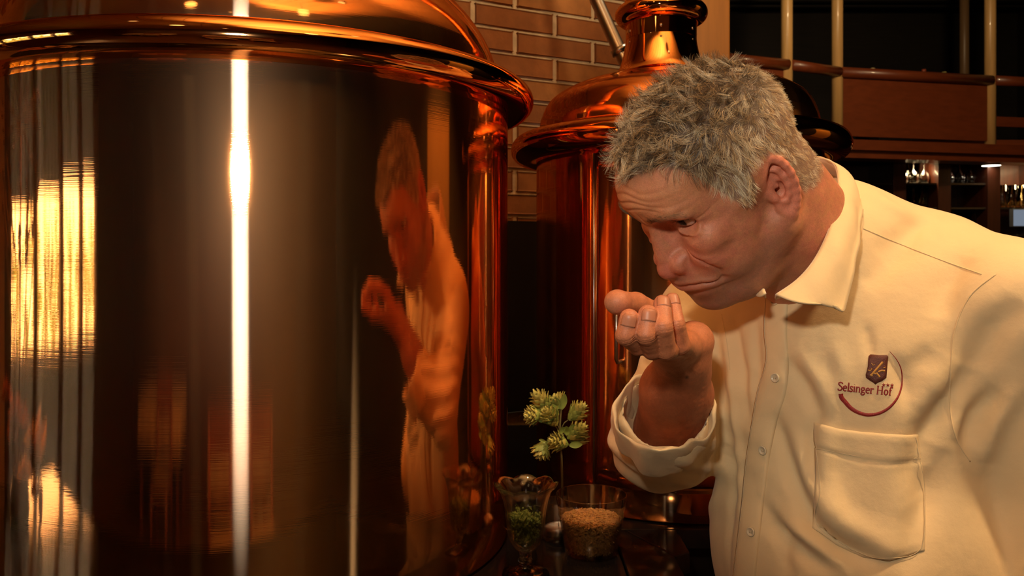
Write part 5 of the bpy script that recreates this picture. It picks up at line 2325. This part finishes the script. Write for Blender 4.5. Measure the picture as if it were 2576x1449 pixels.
def tealight():
    c = ((1405 - CX) / F * 1.227, 1.227, TABLE)
    H, R = .0570, .0242
    prof = [(0, 0), (R - .002, 0), (R, .002), (R, H - .001), (R - .001, H), (R - .0020, H - .001), (R - .0022, .0095), (R - .004, .0075), (0, .0070)]
    o = MB().lathe(prof, c=c, n=64).build('candle_holder', m_glass, None, origin=c)
    tag(o, 'small clear glass candle holder between sundae glass and malt glass', 'candle holder')
    e = empty('tealight', (c[0], c[1], c[2] + .0072), 'white tealight candle inside the small glass holder', 'candle')
    b = c[2] + .0072
    MB().lathe([(0, 0), (.0188, 0), (.0190, .0120), (.0184, .0120), (.0182, .0020), (0, .0020)], c=(c[0], c[1], b), n=40).build('cup', mat('aluminium', (.6, .6, .6), .35, metal=1), e)
    MB().lathe([(0, .0022), (.0180, .0022), (.0181, .0106), (.0150, .0112), (.0020, .0112), (0, .0108)], c=(c[0], c[1], b), n=40).build('wax', mat('white_wax', (.80, .74, .66), .5), e)
    MB().tube([(c[0], c[1], b + .0105), (c[0] + .0004, c[1], b + .0170)], .0007, 6).build('wick', mat('wick', (.05, .04, .03), .9), e)


tealight()


# ------------------------------------------------------------------ sprig of hops
def hop_sprig():
    base = P(1412, 1345, 1.256)
    base.z = TABLE
    root = empty('hop_sprig', tuple(base), 'upright sprig of pale green hop cones between the kettles', 'plant')
    g = np.random.default_rng(14)
    stem_m = mat('hop_stem', (.13, .10, .03), .7)
    leafy = mat('hop_leaf', (.22, .28, .05), .6, var=.3, vscale=60)
    tipc = mat('hop_bract', (.50, .44, .10), .6, var=.3, vscale=50)
    midc = mat('hop_bract_green', (.22, .26, .05), .6, var=.3, vscale=50)
    D = 1.215
    hub = P(1408, 1085, D)
    st = spline([base, P(1414, 1250, 1.235), P(1413, 1165, D), hub, P(1413, 1010, D)], 24)
    MB().tube(st, [.0016] * 24, 8).build('stem', stem_m, root)
    foot = MB().lathe([(0, 0), (.012, 0), (.012, .002), (.003, .006), (0, .006)], c=tuple(base), n=20)
    foot.build('foot', stem_m, root)
    # (base px, tip px, length scale, depth offset, green)
    cones = [((1386, 1035), (1340, 984), 0.0, 0), ((1362, 1045), (1324, 1046), -.012, 0), ((1398, 1068), (1370, 1028), -.018, 0), ((1412, 1026), (1394, 998), .004, 0),
             ((1432, 1055), (1472, 1018), .004, 0), ((1430, 1104), (1473, 1068), -.004, 0), ((1440, 1118), (1469, 1085), .010, 0), ((1426, 1118), (1384, 1108), -.014, 0),
             ((1374, 1112), (1354, 1150), .0, 0)]
    for ci, (b_, t_, dz, _) in enumerate(cones):
        a = P(b_[0], b_[1], D + dz * .3)
        t = P(t_[0], t_[1], D + dz)
        ax = t - a
        L = ax.length * 1.08
        ax.normalize()
        q = ax.to_track_quat('Z', 'Y').to_matrix()
        mb, mt = MB(), MB()
        nb = 46
        for i in range(nb):
            f = i / (nb - 1)
            ang = i * 2.39996
            zz = L * (.02 + .80 * f)
            rr = .0092 * math.sin(PI * (.18 + .78 * f)) ** .8
            ln = .0135 * (1 - .35 * f)
            wd = .0052 * (1 - .3 * f)
            out = Vector((math.cos(ang), math.sin(ang), 0))
            sd = Vector((-math.sin(ang), math.cos(ang), 0))
            up = Vector((0, 0, 1))
            o0 = out * rr * .35 + up * (zz - .002)
            vs = []
            for j, (u, w, k) in enumerate(((0, .35, 0), (.35, .95, .60), (.7, .70, .95), (1.0, .03, 1.15 + .5 * g.uniform(0, 1) * .6))):
                cen = o0 + up * ln * u + out * rr * (k + .15)
                wv = wd * w
                vs += [cen - sd * wv + out * -.0008, cen + out * .0007, cen + sd * wv + out * -.0008]
            fs = []
            for j in range(3):
                fs += [(j * 3, j * 3 + 1, j * 3 + 4, j * 3 + 3), (j * 3 + 1, j * 3 + 2, j * 3 + 5, j * 3 + 4)]
            tgt = mt if (f > .42 or g.random() < .25) else mb
            tgt.add([q @ v + a for v in vs], fs)
        o = mt.build('hop_cone', tipc, root)
        mb.build('bract', midc, o)
        MB().tube([hub if ci not in (8,) else P(1400, 1120, D), (hub + a) / 2 + Vector((0, 0, .004)), a], .0009, 6).build('twig', stem_m, root)
    leaves = [((1412, 1030), (1422, 992), .010), ((1404, 1030), (1396, 1000), .012), ((1405, 1045), (1388, 1030), .010), ((1432, 1098), (1446, 1068), .012), ((1428, 1095), (1424, 1072), .009),
              ((1388, 1060), (1350, 1055), .008), ((1405, 1090), (1422, 1075), .007), ((1376, 1112), (1392, 1106), .009), ((1432, 1120), (1465, 1118), .009), ((1385, 1050), (1352, 1030), .007), ((1356, 1106), (1372, 1110), .004)]
    for (b_, t_, w_) in leaves:
        a, t = P(b_[0], b_[1], D - .006), P(t_[0], t_[1], D - .012)
        ax = t - a
        sd = ax.cross(Vector((0, -1, .2))).normalized() * w_ * .55
        up = ax.cross(sd).normalized() * .0015
        vs, fs = [], []
        for j in range(7):
            u = j / 6
            w = math.sin(PI * min(1, u * .92 + .06)) ** .7
            c = a + ax * u
            vs += [c - sd * w, c + up * w, c + sd * w]
            if j:
                k = (j - 1) * 3
                fs += [(k, k + 1, k + 4, k + 3), (k + 1, k + 2, k + 5, k + 4)]
        MB().add(vs, fs).build('leaf', leafy, root)
    return root


hop_sprig()

# pellets held in the palm
g_ = np.random.default_rng(2)
pel_m = mat('palm_pellet', (.20, .26, .04), .7, var=.3)
pel = None
pxs = sorted(1655 + g_.uniform(-20, 24) for _ in range(9))
for i in range(9):
    c = P(pxs[i], 800 + g_.uniform(-5, 4), .832 + g_.uniform(-.012, .014))
    d = Vector((g_.normal(), g_.normal(), g_.normal(0, .3))).normalized()
    o = mesh_obj('hop_pellet', *(lambda t: (t.v, t.f))(MB().tube([c - d * .0045, c - d * .004, c + d * .004, c + d * .0045], [.0016, .0024, .0024, .0016], 8)), pel_m, None, True, origin=c)
    tag(o, 'small green hop pellet in the cupped palm, ' + ['first', 'second', 'third', 'fourth', 'fifth', 'sixth', 'seventh', 'eighth', 'last'][i] + ' counted from the thumb side', 'hop pellet', 'hop pellets in the cupped hand')

# ------------------------------------------------------------------ bar shelves with glasses in the background
bar = empty('back_bar', floor_xy(2350, 4.95) + Vector((0, 0, FLOOR)), 'dark wooden back bar with shelves of glasses under the gallery', 'shelf unit')
m_barwood = wood_mat('bar_wood', (.055, .012, .004), .4, coat=.3, axis='Z')
YB = 4.95
bx = lambda px: (px - CX) / F * YB
bz = lambda py: (CY - py) / F * YB
MB().box((bx(2050), YB + .30, FLOOR), (bx(2760), YB + .34, bz(385))).build('back_panel', m_barwood, bar, smooth=False)
for px in (2080, 2240, 2352, 2475, 2640, 2755):
    MB().box((bx(px), YB - .04, FLOOR), (bx(px) + .075, YB + .30, bz(388)), .003).build('upright', m_barwood, bar, smooth=False)
SHELF = [461, 522, 590, 655]
shelf_m = mat('glass_shelf', (.03, .02, .015), .1)
for i, (a_, b_) in enumerate(((2240, 2352), (2352, 2475), (2475, 2755), (2080, 2240))):
    for py in SHELF:
        if a_ == 2475 and py == 461:
            continue
        MB().box((bx(a_) + .078, YB - .02, bz(py) - .012), (bx(b_), YB + .29, bz(py)), .002).build('shelf', shelf_m, bar, smooth=False)
# hanging glass rails
for a_, b_ in ((2250, 2350), (2385, 2470)):
    MB().box((bx(a_), YB + .02, bz(391)), (bx(b_), YB + .06, bz(388))).build('rack_rail', m_steel, bar, smooth=False)

gm = glass_mat('bar_glass', (1, .97, .9))
amb = glass_mat('amber_lit_glass', (1.0, .72, .30))  # amber lamplight put into the glass tint
proto_beer = MB().lathe([(0, 0), (.024, 0), (.025, .004), (.0275, .135), (.0262, .135), (.0235, .014), (0, .012)], n=20)
proto_wine = MB().lathe([(0, 0), (.030, 0), (.030, .003), (.004, .008), (.0035, .075), (.010, .085), (.028, .105), (.032, .130), (.027, .165), (.0255, .165), (.030, .130), (.026, .106), (.008, .088), (0, .086)], n=20)


ORD = ['leftmost', 'second from the left', 'third from the left', 'fourth from the left', 'fifth from the left', 'sixth from the left', 'seventh from the left', 'rightmost']


def ordinal(k, n):
    return 'rightmost' if k == n - 1 else ORD[k]


def place_glasses(proto, nm, mat_, spots, label, group, flip=False):
    rows_ = sorted(set(s[2] for s in spots))
    first = None
    for (px, py, dy) in spots:
        y = YB + .10 + dy
        z = (CY - py) / F * YB
        x = (px - CX) / F * YB
        if first is None:
            first = mesh_obj(nm, [(v[0], v[1], -v[2] if flip else v[2]) for v in proto.v], proto.f, mat_, None, True, origin=(0, 0, 0))
            o = first
        else:
            o = first.copy()
            COL.objects.link(o)
        o.location = (x, y, z + (0 if flip else .0005))
        mine = sorted(s[0] for s in spots if s[2] == dy)
        rw = '' if len(rows_) == 1 else (' front row,' if dy == rows_[0] else ' back row,')
        tag(o, label + ',' + rw + ' ' + ordinal(mine.index(px), len(mine)), 'glass', group)


g_ = np.random.default_rng(12)
place_glasses(proto_beer, 'beer_glass', amb, [(2506 + 25 * i, 522, dy) for i in range(8) for dy in (-.06, .06)],
              'amber-lit beer glass on the right bar shelf', 'amber-lit beer glasses on the right bar shelf')
place_glasses(proto_beer, 'beer_glass', amb, [(2284 + 24 * i, 522, dy) for i in range(3) for dy in (-.06, .06)],
              'straight glass in the left lit bay', 'straight glasses in the left lit bay')
place_glasses(proto_beer, 'beer_glass', amb, [(2284 + 24 * i, 461, .04) for i in range(3)],
              'glass on the upper shelf of the left lit bay', 'glasses on the upper shelf of the left lit bay')
place_glasses(proto_wine, 'wine_glass', gm, [(2285 + 27 * i, 391, dy) for i in range(3) for dy in (-.03, .05)],
              'stemmed glass hanging above the left lit bay', 'hanging stemmed glasses above the left bay', flip=True)
place_glasses(proto_wine, 'wine_glass', gm, [(2405 + 27 * i, 391, dy) for i in range(3) for dy in (-.02,)],
              'stemmed glass hanging upside down above the middle bay', 'hanging stemmed glasses above the middle bay', flip=True)
place_glasses(proto_beer, 'beer_glass', gm, [(2400 + 24 * i, 590, 0) for i in range(4)],
              'clear straight glass low in the middle bay', 'clear glasses low in the middle bay')
place_glasses(proto_beer, 'beer_glass', gm, [(2508 + 26 * i, 655, 0) for i in range(5)],
              'clear glass low in the right bay', 'clear glasses low in the right bay')
place_glasses(proto_wine, 'wine_glass', gm, [(2110 + 26 * i, 522, 0) for i in range(4)],
              'tall stemmed glass on the dark shelf beside the collar', 'stemmed glasses in the dark left bay')
# till screen
scr = empty('till_screen', (bx(2560), YB - .05, bz(590)), 'pale blue-grey till screen on the right bar shelf', 'screen')
MB().box((bx(2521), YB - .10, bz(572) ), (bx(2640), YB - .07, bz(528)), .004).build('housing', mat('grey_plastic', (.12, .12, .12), .4), scr, smooth=False)
MB().box((bx(2524), YB - .1015, bz(570)), (bx(2637), YB - .1002, bz(530))).build('display', emit_mat('display', (.30, .36, .45), .55), scr, smooth=False)
MB().box((bx(2570), YB - .09, bz(590)), (bx(2590), YB - .07, bz(572))).build('foot', m_steel, scr, smooth=False)
for px_, c_, lb in ((2392, (.5, .5, .5), 'small silvery bottle at the left end of the middle bay'), (2407, (.4, .4, .42), 'small silvery bottle right beside the leftmost one in the middle bay')):
    o = MB().lathe([(0, 0), (.018, 0), (.018, .10), (.008, .13), (.008, .16), (0, .16)], c=(bx(px_), YB + .14, bz(522) + .0005), n=18).build('bottle', mat('silvery', c_, .2, metal=1), None, origin=(bx(px_), YB + .14, bz(522)))
    tag(o, lb, 'bottle', 'silvery bottles in the middle bay')
# downlight under the gallery
dl = empty('downlight', (2.816, 4.86, .6145), 'glowing round downlight under the gallery above the bar', 'ceiling light')
cx_, cy_, cz_ = 2.790, 4.86, .5430
MB().lathe([(.052, -.004), (.056, -.002), (.056, .020), (.050, .020), (.050, -.004)], c=(cx_, cy_, cz_), n=32, closed=True).build('trim_ring', m_steel, dl)
MB().lathe([(0, -.003), (.050, -.003), (.050, .003), (0, .003)], c=(cx_, cy_, cz_), n=32).build('lamp_disc', emit_mat('lamp_disc', (1.0, .86, .62), 14), dl)
MB().tube([(cx_, cy_, cz_ + .003), (cx_, cy_, .6145)], .012, 12).build('stem', m_steel, dl)

# ------------------------------------------------------------------ dried bouquet to the left, mirrored in the big kettle
def bouquet():
    base = Vector((-1.00, .88, TABLE))
    root = empty('dried_bouquet', tuple(base), 'dried flower arrangement in a dark vase seen mirrored at the far left', 'flower arrangement')
    g = np.random.default_rng(31)
    MB().lathe([(0, 0), (.05, 0), (.055, .02), (.050, .05), (.040, .070), (.042, .078), (.038, .078), (.036, .068), (.046, .05), (.050, .02), (.046, .006), (0, .006)], c=tuple(base), n=40).build('vase', mat('dark_vase', (.03, .012, .008), .3), root)
    rust = mat('rust_flower', (.42, .14, .05), .8, var=.4, vscale=80)
    straw = mat('straw_flower', (.50, .36, .20), .8, var=.3, vscale=80)
    stm = mat('dry_stem', (.18, .10, .04), .8)
    heads = [(-.06, -.02, .14, .050, 0), (.05, .03, .17, .045, 0), (.02, -.06, .12, .042, 1), (.10, -.01, .09, .035, 1), (-.10, .04, .11, .045, 0), (-.02, .08, .19, .040, 0), (.08, -.07, .05, .030, 1), (0.0, 0.02, .15, .05, 0)]
    for (x, y, z, r, kd) in heads:
        c = base + Vector((x, y, z))
        mb = MB()
        for i in range(150):
            d = Vector(g.normal(0, 1, 3)).normalized()
            d.z = abs(d.z) * .8 + d.z * .2
            u = d * r * g.uniform(.6, 1.15)
            w = d.cross(Vector(g.normal(0, 1, 3))).normalized() * .0035
            mb.add([c + u * .25 - w, c + u * .6 + w * 1.2, c + u, c + u * .55 - w * 1.6], [(0, 1, 2), (0, 2, 3)])
        mb.build('flower_head', straw if kd else rust, root, smooth=False)
        MB().tube([base + Vector((x * .15, y * .15, .03)), base + Vector((x * .5, y * .5, .09)), c], .002, 6).build('stalk', stm, root)
    # tall umbel on long stalks
    top = base + Vector((.06, .00, .62))
    MB().tube([base + Vector((0, 0, .1)), base + Vector((.02, 0, .35)), top], .0030, 8).build('stalk', stm, root)
    mb = MB()
    for i in range(36):
        d = Vector(g.normal(0, 1, 3)).normalized()
        mb.tube([top, top + d * .10], .0012, 5)
        mb.ellipsoid(top + d * .10, (.005, .005, .005), 6, 4)
    mb.build('umbel', stm, root)
    for i in range(10):
        a = g.uniform(0, 6.28)
        t = base + Vector((.10 * math.cos(a), .10 * math.sin(a), g.uniform(.45, .70)))
        mb = MB().tube([base + Vector((0, 0, .12)), (base + t) / 2 + Vector((.01, 0, .05)), t], .0014, 5)
        for k in range(14):
            p = t.lerp(base + Vector((0, 0, .3)), k * .025)
            mb.ellipsoid(p + Vector(g.normal(0, .003, 3)), (.004, .004, .008), 6, 4)
        mb.build('grass_stalk', stm, root)
    # net ribbon with a bow
    rib = mat('net_ribbon', (.46, .30, .20), .6)
    for pts in ([(0.05, -.07, .12), (.09, -.12, .15), (.12, -.08, .12), (.06, -.07, .11)], [(0.05, -.07, .12), (.0, -.12, .16), (-.03, -.09, .12), (.05, -.07, .11)],
                [(.06, -.07, .11), (.07, -.10, .06), (.09, -.09, .006)], [(.05, -.08, .11), (.03, -.10, .05), (.04, -.10, .004)]):
        sp = spline([base + Vector(p) for p in pts], 24)
        rows = [[p + Vector((0, 0, w)) if len(pts) == 4 else p + Vector((w, 0, 0)) for p in sp] for w in (-.018, 0, .018)]
        sheet('ribbon', rows, .0008, rib, root)
    return root


bouquet()

# ------------------------------------------------------------------ guest tables and chairs behind the camera, seen in the copper
def make_chair():
    t = empty('dining_chair', (0, 0, 0), 'wooden chair', 'chair', 'wooden chairs at the guest tables')
    w = wood_mat('chair_wood', (.30, .085, .028), .4, coat=.2, axis='Z')
    MB().box((-.20, -.20, .42), (.20, .20, .455), .012).build('seat', w, t, smooth=False)
    MB().box((-.185, -.185, .455), (.185, .185, .485), .014).build('cushion', mat('cushion', (.26, .20, .13), .8), t)
    for sx in (-1, 1):
        MB().tube([(sx * .18, -.18, 0), (sx * .175, -.175, .42)], [.014, .019], 10).build('leg', w, t)
        MB().tube([(sx * .19, .20, 0), (sx * .18, .18, .44), (sx * .18, .23, .92)], [.014, .020, .015], 10).build('leg', w, t)
    MB().box((-.18, .205, .74), (.18, .235, .92), .010).build('backrest', w, t, smooth=False)
    MB().tube([(-.18, .195, .58), (.18, .195, .58)], .011, 8).build('back_rail', w, t)
    for y in (-.18, .18):
        MB().tube([(-.178, y, .20), (.178, y, .20)], .009, 8).build('stretcher', w, t)
    return t


ch0 = make_chair()
spots = [(.42, -1.28, PI + .2, 'wooden chair on the kettle side of the near guest table'), (-.22, -1.30, PI - .2, 'wooden chair left of the one nearest the kettles'),
         (.35, -2.78, .1, 'wooden chair on the rear side of the near guest table'), (-1.55, -2.2, PI, 'wooden chair at the left guest table, kettle side')]
for i, (x, y, a, lb) in enumerate(spots):
    o = ch0 if i == 0 else copy_tree(ch0)
    o.location = (x, y, FLOOR + .0005)
    o.rotation_euler = (0, 0, a)
    o['label'] = lb


def guest_table(x, y, lb, lb2):
    t = empty('guest_table', (x, y, FLOOR), lb, 'table', 'guest tables')
    w = wood_mat('table_wood', (.20, .07, .03), .4, axis='X')
    MB().box((x - .55, y - .38, FLOOR + .71), (x + .55, y + .38, FLOOR + .745), .006).build('tabletop', w, t, smooth=False)
    for sx in (-1, 1):
        for sy in (-1, 1):
            MB().box((x + sx * .50 - .03, y + sy * .33 - .03, FLOOR + .0005), (x + sx * .50 + .03, y + sy * .33 + .03, FLOOR + .7095)).build('leg', w, t, smooth=False)
    cl = MB()
    n = 40
    rows = []
    for (e, z) in ((0, .7475), (.38, .7478), (.40, .74), (.405, .60), (.41, .50)):
        row = []
        for i in range(n * 4):
            s = (i % n) / n
            side = i // n
            hx, hy = .57 * (e / .40), .40 * (e / .40)
            cs = [(-hx, -hy), (hx, -hy), (hx, hy), (-hx, hy)]
            a, b = cs[side], cs[(side + 1) % 4]
            wob = .008 * math.sin(i * .9) * (1 if z < .7 else 0)
            row.append((x + a[0] + (b[0] - a[0]) * s + wob, y + a[1] + (b[1] - a[1]) * s + wob, FLOOR + z))
        rows.append(row)
    vs = [v for r in rows for v in r]
    m = n * 4
    fs = [(j * m + i, j * m + (i + 1) % m, (j + 1) * m + (i + 1) % m, (j + 1) * m + i) for j in range(4) for i in range(m)]
    o = mesh_obj('tablecloth', vs, fs, cloth_material('table_linen', (.62, .52, .38)), None, True, origin=(x, y, FLOOR + .7475))
    s = o.modifiers.new('thick', 'SOLIDIFY')
    s.thickness = .0015
    s.offset = 1
    tag(o, lb2, 'tablecloth', 'pale tablecloths on the guest tables')


guest_table(.10, -2.05, 'guest table behind the camera, mirrored in the copper', 'pale cloth on the guest table nearest the kettles')
guest_table(-1.75, -2.85, 'farther guest table by the window behind the camera', 'pale cloth on the farther guest table by the window')

# counter menu card reflections are left to the light; ceiling lamps of the brewing corner
m_lamp = emit_mat('halogen', (1.0, .80, .52), 3)
for i, (x, y) in enumerate(((-.95, .25), (.55, .55), (-.15, -1.2), (.55, 1.95), (-.9, 2.1))):
    e = empty('ceiling_spot', (x, y, 1.29), 'round halogen spot in the board ceiling %s' % ('left in front of the big kettle', 'right in front, over the bending man', 'behind the camera over the guest table', 'behind the small kettle', 'behind the big kettle')[i], 'ceiling light', 'halogen spots in the board ceiling')
    MB().lathe([(.036, 0), (.048, .002), (.048, .014), (.036, .014)], c=(x, y, 1.289), n=28, closed=True).build('trim_ring', m_steel, e)
    MB().lathe([(0, .004), (.035, .004), (.035, .010), (0, .010)], c=(x, y, 1.289), n=24).build('lamp_disc', m_lamp, e)

# two warm glass pendant globes over the guest side, mirrored in the domes
m_globe = emit_mat('lit_globe', (1.0, .70, .36), 5)
for i, (x, y, z, lb) in enumerate(((.42, .02, .98, 'warm glass pendant globe to the right above the camera'), (-.62, -.25, 1.0, 'warm glass pendant globe to the left above the camera'))):
    e = empty('pendant_lamp', (x, y, z), lb, 'pendant lamp', 'pendant globes over the counter')
    MB().ellipsoid((x, y, z), (.060, .060, .060), 28, 18).build('globe', m_globe, e)
    MB().lathe([(0, .075), (.018, .075), (.024, .052), (.0, .052)], c=(x, y, z), n=20).build('fitting', m_steel, e)
    MB().tube([(x, y, z + .07), (x, y, 1.304)], .0025, 6).build('cord', m_black2, e)

# added glowing pucks, unseen sources for the amber glints in the bar glasses
for px_, lb in ((2300, 'added glint puck over the left lit bay'), (2540, 'added glint puck over the bright right bay')):
    x_, y_ = bx(px_), YB + .20
    e = empty('glint_puck', (x_, y_, .6145), lb, 'ceiling light')
    MB().lathe([(0, 0), (.030, 0), (.030, .012), (0, .012)], c=(x_, y_, .6020), n=20).build('housing', m_steel, e)
    MB().lathe([(0, 0), (.024, 0), (.024, .0015), (0, .0015)], c=(x_, y_, .6003), n=20).build('lamp_disc', emit_mat('puck_light', (1.0, .72, .34), 60), e)
